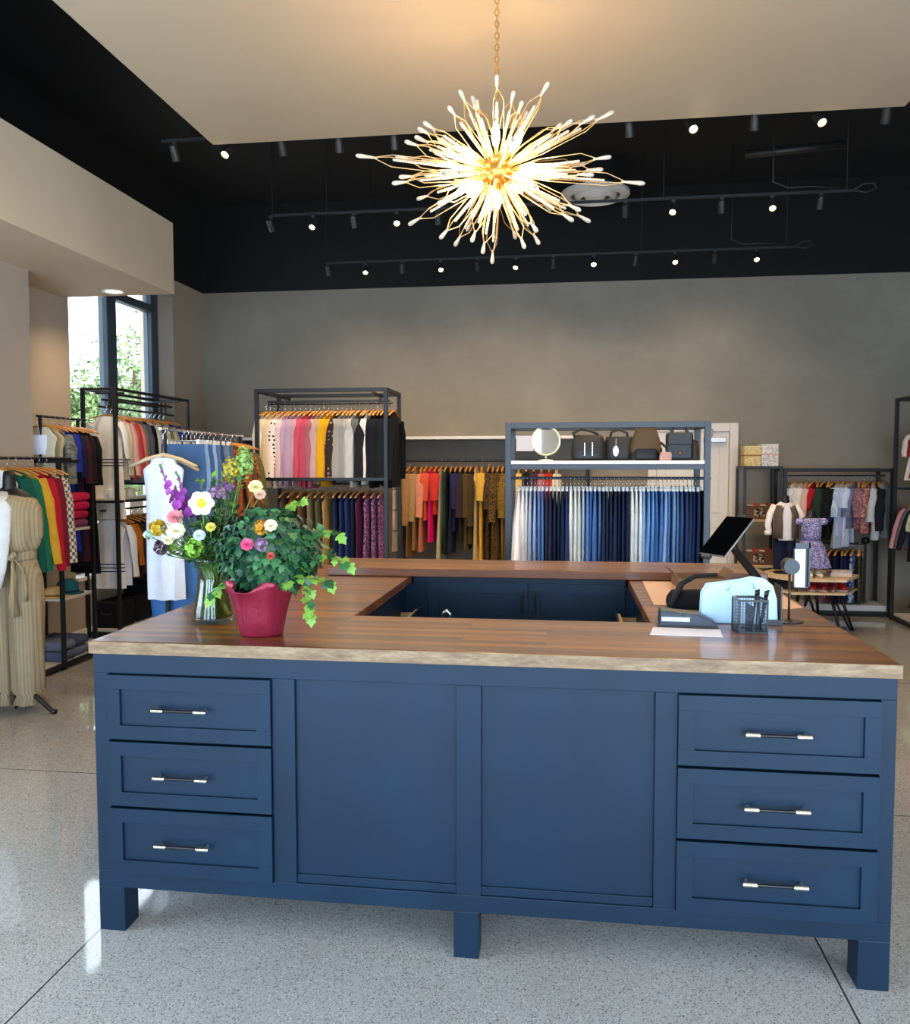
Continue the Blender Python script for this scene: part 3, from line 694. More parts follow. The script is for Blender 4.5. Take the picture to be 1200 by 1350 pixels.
# ---- bags and mirror on the jeans rack shelf (shelf top z 1.712)
SZ = 1.7125
t = thing('table_mirror', 'round table mirror with pale frame on the white shelf of the jeans rack', 'mirror', (1.5, 3.83, SZ))
mr = MB(); mr.m = 0
ring = []
for k in range(33):
    a = 2*pi*k/32; ring.append((.108*cos(a), 0, .155+.108*sin(a)))
mr.tube(ring, .009, 8, False); mr.build('frame', mat('brushed_gold_pale', 'e3d9ae', .3, .5), t, True)
mg = MB(); mg.loops([[(.104*cos(2*pi*k/32), -.002, .155+.104*sin(2*pi*k/32)) for k in range(32)], [(.104*cos(2*pi*k/32), .004, .155+.104*sin(2*pi*k/32)) for k in range(32)]])
mg.build('mirror_glass', mat('mirror_silver', 'e6e8e8', .03, 1), t)
MB().tube([(0, 0, .01), (0, 0, .05)], .007).build('stem', mat('brushed_gold_pale', 'e3d9ae'), t, True)
MB().lathe([(.06, 0), (.06, .008), (.012, .014)], 24, sy=.8).build('base', mat('brushed_gold_pale', 'e3d9ae'), t, True, ang=40)

def soft_bag(w_, d_, h_, top=.7, n=20, sq=.6, lean=0, belly=.06, puff=1.0):
    m = MB(); lp = []
    for i in range(9):
        q = i/8; k = (1-(1-top)*q**1.6)*(1+belly*sin(pi*q)); kd = (1-.55*q**2)*(1+.1*sin(pi*q))
        lp.append([(w_/2*k*math.copysign(abs(cos(2*pi*j/n))**sq, cos(2*pi*j/n)), d_/2*kd*math.copysign(abs(sin(2*pi*j/n))**sq, sin(2*pi*j/n)) + lean*q, h_*q) for j in range(n)])
    return m.loops(lp)
def leather(nm, c, r=.45): return mat(nm, c, r)
L1, L2, L3 = leather('black_leather', '0c0c0d', .5), leather('charcoal_leather', '121213', .6), leather('brown_canvas', '4c3a22', .8)
t = thing('slouchy_handbag', 'slouchy black leather handbag beside the round mirror on the bag shelf', 'bag', (1.83, 3.9, SZ), .1)
soft_bag(.27, .15, .2, .82).build('body', L1, t, True)
MB().tube([(-.1, 0, .17), (-.12, 0, .215), (-.06, 0, .25), (.02, 0, .235), (.06, 0, .215), (.1, 0, .17)], .012, 8).build('handle', L1, t, True)
MB().box(-.04, -.037, -.079, -.076, .04, .14).build('zip', M_CHROME, t)
MB().box(.02, .023, -.079, -.076, .04, .14).build('zip', M_CHROME, t)
t = thing('tote_bag', 'dark charcoal tote bag with a white oval price tag on the bag shelf', 'bag', (2.07, 3.97, SZ), -.1)
soft_bag(.24, .14, .19, .85).build('body', L2, t, True)
MB().tube([(-.07, .0, .17), (-.06, 0, .225), (0, 0, .245), (.06, 0, .22), (.07, 0, .17)], .01, 8).build('handle', L2, t, True)
g = MB(); g.loops([[(.022*cos(2*pi*k/16)-.02, y, .075+.042*sin(2*pi*k/16)) for k in range(16)] for y in (-.085, -.081)]); pt_ = g.build('price_tag', M_PAPER, t); pt_['label'] = 'white oval price tag'
MB().tube([(-.02, -.082, .115), (-.02, -.06, .17)], .0015, 5).build('tag_string', M_PAPER, t)
t = thing('canvas_backpack', 'olive brown canvas backpack with a dark base on the bag shelf', 'backpack', (2.16+.11, 3.9, SZ), 0)
soft_bag(.25, .15, .1, 1.0, belly=.02).build('base', L2, t, True)
b = soft_bag(.24, .145, .2, .6, belly=.03).build('body', L3, t, True); b.location = (0, 0, .06)
MB().tube([(-.07, -.02, .245), (-.075, -.02, .275), (-.03, -.02, .282), (.03, -.02, .28), (.07, -.02, .272), (.07, -.02, .245)], .008, 8).build('top_handle', mat('tan_strap', '8d7448', .6), t, True)
MB().tube([(.11, -.03, .14), (.15, -.06, .1), (.16, -.07, .03), (.13, -.07, .0)], .01, 8).build('shoulder_strap', L1, t, True)
soft_bag(.17, .05, .09, .9).build('front_pocket', L2, t, True).location = (0, -.06, .01)
t = thing('square_backpack', 'square black leather backpack with two top loops on the bag shelf', 'backpack', (2.52, 3.86, SZ), 0)
MB().box(-.1, .1, -.05, .05, 0, .215).build('body', L1, t, bevel=.02)
MB().box(-.09, .09, -.062, -.05, .12, .21).build('flap', L1, t, bevel=.006)
for x in (-.055, .055): MB().box(x-.013, x+.013, -.02, .02, .21, .24).build('loop_anchor', L1, t, bevel=.004)
MB().tube([(-.055, 0, .238), (-.04, 0, .262), (0, 0, .27), (.04, 0, .262), (.055, 0, .238)], .006, 8).build('top_handle', L1, t, True)
MB().lathe([(.0, 0), (.012, .002), (.012, .008), (.0, .01)], 12).build('clasp', M_GOLD, t, True, loc=(0, -.061, .06), rot=(R(90), 0, 0))
t = thing('belt_bag', 'small brown-grey belt bag at the door end of the bag shelf', 'bag', (2.655-.03, 4.02, SZ), .2)
soft_bag(.13, .08, .15, .9).build('body', leather('taupe_leather', '3d342c', .5), t, True)
MB().tube([(-.06, 0, .13), (-.02, -.02, .17), (.05, -.01, .15)], .006, 8).build('strap', leather('taupe_leather', '3d342c'), t, True)
t = thing('clutch_bag', 'small blush clutch bag between the canvas and square backpacks', 'bag', (2.405, 3.75, SZ), .3)
soft_bag(.09, .04, .065, .85).build('body', leather('blush_leather', 'b98f80', .5), t, True)
MB().box(-.04, .04, -.022, -.018, .03, .06).build('flap', leather('blush_leather', 'b98f80'), t, bevel=.002)

# ------------------------------------------------------------------ window-side racks
# rack in the window bay
t = thing('window_rack', 'tall black clothing rack in front of the bay window', 'clothing rack', (-2.95, 4.74, 0))
w_, dp, h_, tb = .33, 1.53, 2.425, .032
bars = []
for x in (0, w_):
    for y in (0, dp): bars.append(('post', (x, y, 0), (x, y, h_), tb))
    bars += [('side_bar', (x, tb/2, h_-tb/2), (x, dp-tb/2, h_-tb/2), .028), ('side_bar', (x, tb/2, 1.33), (x, dp-tb/2, 1.33), .026), ('side_bar', (x, tb/2, .05), (x, dp-tb/2, .05), .026)]
for y in (0, dp): bars += [('end_bar', (tb/2, y, h_-tb/2), (w_-tb/2, y, h_-tb/2), .028), ('end_bar', (tb/2, y, 1.33), (w_-tb/2, y, 1.33), .026), ('end_bar', (tb/2, y, .05), (w_-tb/2, y, .05), .026)]
bars += [('rail_drop', (.16, .2, 2.24), (.16, .2, h_-.03), .02), ('rail_drop', (.16, dp-.2, 2.24), (.16, dp-.2, h_-.03), .02),
         ('cross_bar', (tb/2, .2, h_-.04), (w_-tb/2, .2, h_-.04), .02), ('cross_bar', (tb/2, dp-.2, h_-.04), (w_-tb/2, dp-.2, h_-.04), .02),
         ('inner_bar', (.24, .2, h_-.1), (.24, dp-.2, h_-.1), .022), ('inner_bar', (.08, .2, h_-.1), (.08, dp-.2, h_-.1), .022)]
rack_bars(t, bars, M_FRAME)
rod(t, (.16, .0, 2.245), (.16, dp, 2.245), .011, M_FRAME); rod(t, (.16, .0, 1.24), (.16, dp, 1.24), .011, M_FRAME)
box('shelf', M_SHELF, .013, w_-.013, .02, dp-.02, 1.335, 1.36, t)
box('base_shelf', M_SHELF, .013, w_-.013, .02, dp-.02, .06, .085, t)
def at_rail(X, Z): return lambda Y: (X, Y, Z)
rl = at_rail(-2.79, 2.245)
WR = [(4.86, 'cream polo dress with grey hoops', 'dress', 'dress', 'e3ddd0', ('hoop', '3c4248', (.42, .45, .48)), 1.0, .35), (4.95, 'pale beige sweater', 'top', 'sweater', 'd9c7ad', 0, .62, .5), (5.03, 'blush pink blouse', 'top', 'blouse', 'd9a59a', 0, .6, .5), (5.11, 'coral red sweater', 'top', 'sweater', 'c23f45', 0, .62, .5), (5.19, 'salmon top', 'top', 'top', 'd98572', 0, .6, .5), (5.27, 'grey knit sweater', 'top', 'sweater', '77757c', 0, .65, .5), (5.36, 'slate cardigan', 'top', 'cardigan', '5b5d66', 0, .66, .55), (5.45, 'black blazer', 'top', 'blazer', '111216', 0, .68, .55), (5.55, 'ivory blouse', 'top', 'blouse', 'd8d2c4', 0, .62, .5), (5.64, 'red and white floral shirt', 'top', 'shirt', 'b8323c', ('floral', 'e5d8cf', 40), .62, .5), (5.73, 'cream cardigan', 'top', 'cardigan', 'd9cdb6', 0, .64, .5), (5.82, 'khaki green shirt', 'top', 'shirt', '8d8a6c', 0, .64, .5), (5.92, 'pale olive blouse', 'top', 'blouse', 'b4b090', 0, .62, .5), (6.03, 'cobalt blue top', 'top', 'top', '25348a', 0, .5, .3)]
its = []
for i, (Y, nm, kd, cat, c, pt, L, sl) in enumerate(WR):
    its.append((rl(Y), cat, kd, '%s on the window rack top rail, %s along' % (nm, ORD[i]), cat, .38, L, .06, sl, F_(c, *(pt or ())), dict(splay=.03)))
rail_row(its, 0, 'window rack top rail', 'clothes on the upper rail of the window rack', 'wood', 'hangers on the window rack')
rl = at_rail(-2.79, 1.24)
WR2 = [(4.86, 'white sleeveless top with navy hoops', 'tank', 'top', 'dfe3ea', ('hoop', '2b4a86', (.44, .475, .51)), .68, 0), (4.98, 'long white shirt', 'top', 'shirt', 'd9dce4', 0, .66, .5), (5.1, 'orange brown top', 'top', 'top', '9c5a1e', 0, .6, .4), (5.2, 'dark brown blouse', 'top', 'blouse', '33201a', 0, .62, .5), (5.31, 'black long sleeve top', 'top', 'top', '101014', 0, .66, .55), (5.43, 'black dress', 'dress', 'dress', '0e0f13', 0, .85, .4), (5.55, 'grey pink top', 'top', 'top', '8d7680', 0, .6, .4), (5.68, 'magenta blouse', 'top', 'blouse', '9c2260', 0, .7, .5), (5.82, 'black skirted dress', 'dress', 'dress', '121218', 0, .9, .4)]
its = []
for i, (Y, nm, kd, cat, c, pt, L, sl) in enumerate(WR2):
    its.append((rl(Y), cat, kd, '%s on the window rack lower rail, %s along' % (nm, ORD[i]), cat, .36, L, .06, sl, F_(c, *(pt or ())), dict(splay=.02)))
rail_row(its, 0, 'window rack lower rail', 'clothes on the lower rail of the window rack', 'wood', 'hangers on the window rack')
cz = mat('white_ceramic', 'e9e7e2', .3)
for i, (y, r) in enumerate(((4.83, .06), (4.99, .055), (5.14, .06))):
    t = thing('candle_jar', 'white lidded candle jar on the window rack shelf, %s from the shop entrance' % ORD[i], 'jar', (-2.72, y, 1.3605), 0, 'candle jars on the window rack')
    MB().lathe([(r*.9, 0), (r, .01), (r, .07), (r*.95, .075)], 20).build('jar', cz, t, True, ang=40)
    MB().lathe([(r, .075), (r, .085), (.012, .092), (.012, .1), (.002, .104)], 20).build('lid', cz, t, True, ang=40)
for i, y in enumerate((4.95, 5.3, 5.65)):
    t = thing('storage_bin', 'black fabric storage bin on the window rack base, %s from the entrance' % ORD[i], 'storage bin', (-2.79, y, .0855), 0, 'storage bins on the window rack')
    MB().box(-.13, .13, -.15, .15, 0, .26).build('body', F_('121216'), t, bevel=.015); MB().tube([(-.05, -.152, .16), (-.04, -.17, .14), (.04, -.17, .14), (.05, -.152, .16)], .006).build('handle', M_FRAME, t, True)

# shelf tower with rails along the side wall
t = thing('shelf_tower', 'black metal shelf tower with garment rails beside the column', 'shelving', (-2.43, 3.54, 0))
d0 = -.47; ty = .46; tb = .03
bars = []
for x in (0, d0):
    for y in (0, ty): bars.append(('post', (x, y, 0), (x, y, 1.73), tb))
bars += [('base_bar', (0, -.34, .04), (0, ty-tb/2, .04), .032), ('base_bar', (d0+tb/2, ty, .05), (-tb/2, ty, .05), .03), ('top_bar', (0, tb/2, 1.715), (0, ty-tb/2, 1.715), .026), ('top_bar', (d0+tb/2, ty, 1.715), (-tb/2, ty, 1.715), .026), ('top_bar', (d0+tb/2, 0, 1.715), (-tb/2, 0, 1.715), .026),
         ('rail_post', (-.2, .07, 1.72), (-.2, .07, 2.095), .022), ('rail_post', (-.2, .6, 1.72), (-.2, .6, 2.095), .022), ('rail_arm', (-.2, .46, 1.715), (-.2, .61, 1.715), .022)]
rack_bars(t, bars, M_FRAME)
rod(t, (-.2, .03, 2.085), (-.2, .72, 2.085), .011, M_FRAME)
rod(t, (.09, -1.4, 1.735), (.09, .02, 1.735), .012, M_FRAME)
rack_bars(t, [('rail_arm', (0, .0, 1.715), (.09, .0, 1.715), .024), ('rail_leg', (.09, -1.4, 0), (.09, -1.4, 1.735), .024)], M_FRAME)
for nm, z in (('shelf', 1.13), ('shelf', .565), ('base_shelf', .03)):
    box(nm, M_SHELF, d0+.017, -.017, .0, ty, z, z+.022, t)
box('top_shelf', M_FRAME, d0+.017, -.017, .017, ty-.017, 1.7, 1.718, t)
box('base_shelf', M_SHELF, -.15, -.017, -.33, .0, .03, .052, t)
SR = [(2.66, 'white tank dress', 'tank', 'dress', 'd8d6d0', 0, .9, 0), (2.78, 'deep teal green sweater', 'top', 'sweater', '0f5246', 0, .72, .66), (2.86, 'emerald green cardigan', 'top', 'cardigan', '13644c', 0, .7, .66), (2.95, 'golden yellow sweater', 'top', 'sweater', 'c99a2e', 0, .66, .62), (3.04, 'bright crimson sweater', 'top', 'sweater', 'a81627', 0, .72, .68), (3.13, 'dark maroon sweater', 'top', 'sweater', '6d1224', 0, .7, .66), (3.22, 'black and cream checked shirt', 'top', 'shirt', 'c8bca8', ('plaid', '2b2522', 38), .72, .64)]
its = []
for i, (Y, nm, kd, cat, c, pt, L, sl) in enumerate(SR):
    its.append(((-2.335, Y, 1.735), cat, kd, '%s on the low rail behind the jumpsuit mannequin' % nm, cat, .36, L, .06, sl, F_(c, *(pt or ())), dict(splay=.05)))
rail_row(its, R(-6), 'low column-side rail', 'clothes on the low rail beside the column', 'wood', 'hangers on the shelf tower rails')
SU = [(3.63, 'cream square neck top', 'tank', 'top', 'c9bda4', 0, .62, 0), (3.72, 'beige knit camisole', 'tank', 'top', 'b9a47e', 0, .68, 0), (3.8, 'grey green camouflage blouse', 'top', 'blouse', '7d7c6a', ('floral', '55564b', 24), .7, .4), (3.87, 'royal blue dress', 'dress', 'dress', '1e2a8c', 0, 1.05, .3), (3.94, 'dark navy dress', 'dress', 'dress', '161a33', 0, 1.1, .35), (4.01, 'deep burgundy dress', 'dress', 'dress', '3d1622', 0, 1.15, .4), (4.08, 'black brown dress', 'dress', 'dress', '1b1416', 0, 1.2, .4), (4.18, 'long black ruffle sleeve dress', 'dress', 'dress', '0b0b0e', 0, 1.28, .42)]
its = []
for i, (Y, nm, kd, cat, c, pt, L, sl) in enumerate(SU):
    its.append(((-2.63, Y, 2.085), cat, kd, '%s on the high rail above the shelf tower' % nm, cat, .35, L, .05, sl, F_(c, *(pt or ())), dict(splay=.02)))
rail_row(its, R(-14), 'high tower rail', 'clothes on the high rail above the shelf tower', 'wood', 'hangers on the shelf tower rails')
# paper tag and strap bag hanging at the front of the high rail
t = thing('price_card', 'white price card hanging from the cream top on the high rail', 'tag', (-2.62, 3.585, 2.07))
MB().box(-.06, .06, -.0015, .0015, -.3, -.14).build('card', M_PAPER, t); MB().tube([(0, 0, -.14), (-.03, .012, -.01)], .002, 5).build('string', M_PAPER, t)
t = thing('strap_bag', 'pale bag with a long thin strap hanging on the column side of the rail', 'bag', (-2.68, 3.575, 2.085))
MB().tube([(-.16, 0, -.12), (-.19, 0, .1), (-.17, 0, .2), (-.12, .0, .18), (-.1, 0, -.1)], .005, 6).build('strap', F_('b9ab92'), t, True)
soft_bag(.17, .06, .3, .9).build('body', F_('9c978a'), t, True).location = (-.14, 0, -.38)
for k, c in enumerate(('7a3a5c', 'b01848', 'c01a4a', 'c9234f')):
    fs = MB(); z0 = 1.1525 + k*.075
    lp = []
    for q in range(7):
        a = pi*q/6; ins = .03*(1-sin(a))
        lp.append([(x, y, .037-.036*cos(a)) for x, y in ((-.2+ins, -.19+ins), (.19-ins*.4, -.19+ins), (.2-ins, .19-ins), (-.2+ins, .19-ins))])
    o = fs.loops(lp).build('folded_sweater', F_(c), None, True, .012); o.location = (-2.64+.01*k, 3.77, z0); o.rotation_euler = (0, 0, R((-3, 2, -1, 3)[k]))
    tag(o, '%s folded sweater on the tower shelf, %s up in its stack' % (('mauve', 'raspberry', 'bright raspberry', 'red pink')[k], ORD[k]), 'sweater', 'folded sweaters on the tower shelf')
t = thing('felt_hat', 'teal felt hat on the low shelf of the tower', 'hat', (-2.57, 3.83, .5875))
MB().lathe([(.13, 0), (.13, .008), (.09, .012), (.085, .09), (.05, .12), (.001, .12)], 28).build('crown', F_('1d5560'), t, True); MB().lathe([(.0915, .014), (.089, .03)], 28, cap=False).build('band', F_('12252b'), t, True)
t = thing('straw_hat', 'small tan hat on the low shelf of the tower beside the teal one', 'hat', (-2.56, 3.62, .5875))
MB().lathe([(.12, 0), (.12, .006), (.08, .012), (.075, .06), (.045, .085), (.001, .085)], 28).build('crown', F_('c2a06a'), t, True); MB().lathe([(.082, .013), (.08, .028)], 28, cap=False).build('band', F_('7a5a30'), t, True)
for k, (x, y, c, nl) in enumerate(((-2.63, 3.66, '56617a', 'grey blue'), (-2.65, 3.87, '6a748c', 'faded blue'), (-2.64, 3.67, '707888', 'pale grey'), (-2.65, 3.88, '4b566e', 'slate blue'))):
    z0 = .0525 + (.082 if k > 1 else 0); lp = []
    for q in range(7):
        a = pi*q/6; ins = .035*(1-sin(a))
        lp.append([(px, py, .04-.039*cos(a)) for px, py in ((-.18+ins, -.095+ins*.5), (.18-ins, -.095+ins*.5), (.18-ins, .095-ins*.5), (-.18+ins, .095-ins*.5))])
    o = MB().loops(lp).build('folded_jeans', F_(c), None, True, .01); o.location = (x, y, z0)
    tag(o, '%s folded jeans on the tower base, %s layer %s' % (nl, ('bottom', 'top')[k > 1], ('near the mannequin', 'near the window')[k % 2]), 'jeans', 'folded jeans on the tower base')

# free rail between the window rack and the counter
t = thing('rolling_rail', 'single black garment rail standing behind the flower vase', 'clothing rack', (-1.2, 2.92, 0))
rod(t, (0, -.06, 1.94), (0, 1.45, 1.94), .012, M_CHROME)
rack_bars(t, [('post', (0, 0, .05), (0, 0, 1.93), .026), ('post', (0, 1.4, .05), (0, 1.4, 1.93), .026), ('foot', (-.25, 0, .035), (.25, 0, .035), .03), ('foot', (-.25, 1.4, .035), (.25, 1.4, .035), .03), ('base_bar', (0, .02, .05), (0, 1.38, .05), .026)], M_FRAME)
FJ = [(3.2, 'mid blue', '3f5c85'), (3.27, 'light washed', '7e9cc2'), (3.34, 'bright blue', '3c5c8a'), (3.41, 'pale blue', '93abc8'), (3.5, 'denim blue', '4b6a94'), (3.56, 'dark blue', '2d4368'), (3.66, 'grey blue', '64748c'), (3.76, 'slate', '4b586e')]
its = []
for i, (Y, nm, c) in enumerate(FJ):
    its.append(((-1.2, Y, 1.94), 'jeans', 'pants', '%s jeans on the single rail by the flowers, %s behind the white top' % (nm, ORD[i]), 'jeans', .33, 1.0, .06, 0, F_(c), {}))
rail_row(its, R(4), 'single chrome rail', 'jeans on the single rail behind the flowers', 'clip', 'clip hangers on the single rail')
FR = [(3.9, 'rust orange blouse', 'top', 'blouse', '8f4522', 0, .62, .45), (4.0, 'brown suede jacket', 'top', 'jacket', '5a3924', 0, .62, .45), (4.1, 'amber print blouse', 'top', 'blouse', '9a5f2b', ('floral', '3d2616', 40), .62, .45), (4.2, 'olive shirt', 'top', 'shirt', '55502f', 0, .62, .45)]
its = []
for i, (Y, nm, kd, cat, c, pt, L, sl) in enumerate(FR):
    its.append(((-1.2, Y, 1.94), cat, kd, '%s at the far end of the single rail behind the flowers' % nm, cat, .4, L, .06, sl, F_(c, *(pt or ())), {}))
rail_row(its, R(4), 'single chrome rail end', 'tops at the far end of the single rail', 'wood', 'hangers on the single rail')
gm = garment_mb('tank', .3, 1.02, .1, 0, 77, fold=.8)
hb = MB(); hb.tube([(-.24, 0, -.27), (-.12, 0, -.215), (0, 0, -.185), (.12, 0, -.215), (.24, 0, -.27)], [.02, .026, .03, .026, .02], 10, True, .55)
h1 = hb.build('wooden_hanger', M_PALEW, None, True, loc=(-1.2, 2.9, 1.94), rot=(0, 0, R(8))); tag(h1, 'large pale wooden hanger carrying the long white sleeveless top', 'hanger', 'large display hangers')
hook_mb(.2, .02).build('hook', M_CHROME, h1, True)
o = gm.build('tank_top', F_('dfe3ee'), None, True, 0, 50, loc=(-1.2, 2.9, 1.735), rot=(0, 0, R(8))); tag(o, 'long white sleeveless top hanging in front of the blue denim behind the flowers', 'top')
MB().box(-.012, .012, -.075, -.06, -.1, -.02).build('care_label', M_PAPER, o)
h2 = hb.build('wooden_hanger', M_PALEW, None, True, loc=(-1.215, 2.985, 1.93), rot=(0, R(4), R(14))); tag(h2, 'large pale wooden hanger just behind the one with the white top', 'hanger', 'large display hangers'); hook_mb(.2, .02).build('hook', M_CHROME, h2, True)
gm = garment_mb('pants', .36, .75, .1, 0, 78)
o = gm.build('denim_shorts', F_('3f6aa0'), None, True, 0, 50, loc=(-1.2, 3.02, 1.02), rot=(0, 0, R(8))); tag(o, 'blue denim jeans hanging below the long white sleeveless top', 'jeans'); o.name = 'jeans'
MB().tube([(0, 0, .0), (0, 0, .72)], .003, 5).build('hanging_cord', M_FRAME, o)

# jumpsuit mannequin
mn = thing('mannequin', 'dress form wearing a striped beige jumpsuit with a white cardigan, nearest the entrance', 'mannequin', (-2.06, 2.42, 0), R(12))
mn.scale = (.85, 1, 1)
MB().lathe([(.055, 1.5), (.05, 1.53), (.045, 1.6), (.04, 1.64), (.001, 1.65)], 20).build('neck_cap', L1, mn, True)
sh_ = MB(); sh_.lathe([(.05, 1.535), (.13, 1.5), (.19, 1.45), (.2, 1.4), (.12, 1.38)], 24, sy=.62); sh_.build('shoulder_form', L1, mn, True)
def drape(prof, n=40, sy=.7, amp=.02, f=9, ph=0):
    lp = []
    for i, (r, z, a_) in enumerate(prof):
        lp.append([((r*(1+amp*a_*sin(f*2*pi*k/n+ph+z*2)))*cos(2*pi*k/n), sy*(r*(1+amp*a_*sin(f*2*pi*k/n+ph+z*2)))*sin(2*pi*k/n), z) for k in range(n)])
    return MB().loops(lp, True, True)
JS = F_('9e8b6c', 'stripe', '8a7d63', 44); JS2 = F_('a38f6e', 'stripe', '8f8062', 44)
drape([(.12, 1.49, 0), (.2, 1.45, .5), (.235, 1.38, 1), (.24, 1.28, 1.4), (.235, 1.2, 1.6), (.21, 1.14, 1.5), (.18, 1.1, 1)], 40, .72, .035, 8).build('blouse', JS2, mn, True)
drape([(.178, 1.115, .3), (.186, 1.1, .5), (.186, 1.06, .5), (.18, 1.045, .3)], 40, .72).build('waistband', JS, mn, True)
for sx in (-1, 1):
    lg = []
    for r, z, xo, a_ in ((.095, 1.05, .085, .2), (.125, .92, .1, .6), (.13, .75, .105, 1), (.125, .5, .105, 1.4), (.12, .3, .105, 1.6), (.118, .16, .105, 1.6), (.085, .12, .105, 2), (.11, .06, .105, 2)):
        lg.append([(sx*xo + r*(1+.06*a_*sin(5*2*pi*k/28+z*4+sx))*cos(2*pi*k/28), .12*0 + r*.95*(1+.06*a_*sin(7*2*pi*k/28+z*3))*sin(2*pi*k/28), z) for k in range(28)])
    MB().loops(lg).build('trouser_leg', JS, mn, True)
MB().tube([(.02, -.135, 1.085), (.06, -.15, 1.07), (.11, -.145, 1.1)], .02, 10).build('sash_knot', JS2, mn, True)
for pts in ([(.08, -.15, 1.07), (.1, -.165, .95), (.085, -.17, .8), (.1, -.165, .68)], [(.09, -.15, 1.07), (.16, -.14, 1.0), (.175, -.13, .85), (.165, -.13, .78)]):
    MB().tube(pts, [.012, .022, .03, .034], 10, True, .35).build('sash_tail', JS2, mn, True)
cdp = MB()
for sx in (-1, 1):
    cdp.tube([(sx*.1, -.06, 1.5), (sx*.16, -.12, 1.4), (sx*.14, -.185, 1.2), (sx*.13, -.18, 1.02), (sx*.14, -.18, .92)], [.04, .07, .075, .08, .075], 14, True, .35)
cdp.m = 0
cdo = MB().tube([(-.02, -.08, 1.5), (.0, -.165, 1.4), (-.01, -.2, 1.2), (-.04, -.19, 1.0), (-.06, -.185, .88)], [.05, .09, .1, .09, .07], 16, True, .35).build('cardigan_front', F_('d9d7d2'), mn, True); cdo['label'] = 'open white cardigan front'
MB().tube([(0, 0, .02), (0, 0, 1.1)], .014).build('stand_pole', M_FRAME, mn, True)
for a in (-14, 106, 226):
    c_, s_ = cos(R(a)), sin(R(a))
    MB().tube([(0.02*c_, .02*s_, .2), (.1*c_, .1*s_, .17), (.2*c_, .2*s_, .1), (.28*c_, .28*s_, .05), (.33*c_, .33*s_, .018), (.36*c_, .36*s_, .018)], [.016, .018, .018, .017, .017, .016], 10).build('stand_leg', M_FRAME, mn, True)

# ------------------------------------------------------------------ children's corner along the back wall
t = thing('corner_shelf', 'narrow black metal shelf beside the white door with gift boxes on top', 'shelving', (3.62, 6.86, 0))
bars = []; w_, dp, tb = .385, .42, .03
for x in (0, w_):
    for y in (0, dp): bars.append(('post', (x, y, 0), (x, y, 1.66), tb))
    bars.append(('side_bar', (x, tb/2, 1.645), (x, dp-tb/2, 1.645), .026))
for y in (0, dp): bars.append(('top_bar', (tb/2, y, 1.645), (w_-tb/2, y, 1.645), .028))
rack_bars(t, bars, M_FRAME)
box('top_shelf', M_FRAME, .016, w_-.016, .016, dp-.016, 1.632, 1.655, t)
for z in (.53, 1.045, .06): box('shelf', M_PALEW, -.0+.016, w_-.016, .0, dp, z, z+.024, t)
for i, (x, c, nl, z0, hh) in enumerate(((3.72, 'gold and cream', 'gift box with gold bands', 1.6615, .215), (3.905, 'white speckled floral', '', 1.6615, .235))):
    o = MB().box(-.09, .09, -.1, .1, 0, hh).build('gift_box', F_('d8c290', 'floral', 'c2a568', 40) if i == 0 else F_('e0dad2', 'floral', 'b5aaa4', 50), None, bevel=.004, loc=(x, 7.05, z0))
    tag(o, ('gold and cream patterned gift box on top of the narrow black shelf', 'white speckled floral gift box on top of the narrow black shelf')[i], 'gift box', 'gift boxes on the narrow black shelf')
    MB().box(-.092, .092, -.102, .102, hh, hh+.012).build('lid', F_('d8c290') if i == 0 else F_('dcd2c8'), o, bevel=.003)
    MB().box(-.0925, .0925, -.1025, .1025, hh*.52, hh*.6).build('band', F_('8d6b3d') if i == 0 else F_('cf9f96'), o)
for i, (z, nl) in enumerate(((.5545, 'lower'), (1.0695, 'upper'))):
    t = thing('wooden_crate', 'brown wooden crate of small packages on the %s shelf by the door' % nl, 'crate', (3.82, 7.02, z), 0, 'brown crates on the narrow black shelf')
    m = MB(); m.box(-.15, .15, -.09, -.078, 0, .15); m.box(-.15, .15, .078, .09, 0, .15); m.box(-.15, -.138, -.078, .078, 0, .15); m.box(.138, .15, -.078, .078, 0, .15); m.box(-.138, .138, -.078, .078, 0, .012)
    m.build('crate_body', M_BROWNB, t)
    MB().box(-.08, .04, -.094, -.0902, .03, .12).build('picture_panel', F_('2b211c', 'floral', 'b5a594', 30), t)
    for k in range(4):
        o = MB().box(-.028, .028, -.05, .05, 0, .05+.012*(k % 2)).build('small_package', F_(('c9c0b0', 'a8433d', 'd2c8bb', '8d3b38')[k]), None, bevel=.003, loc=(3.82-.105+.068*k, 7.02, z+.113))
        o.location.z = z+.0125+.078; o.scale = (1, 1, 1.35)
        tag(o, '%s small package standing in the %s brown crate, %s along' % (('cream', 'brick red', 'pale grey', 'dark red')[k], nl, ORD[k]), 'package', 'packages in the brown crates')
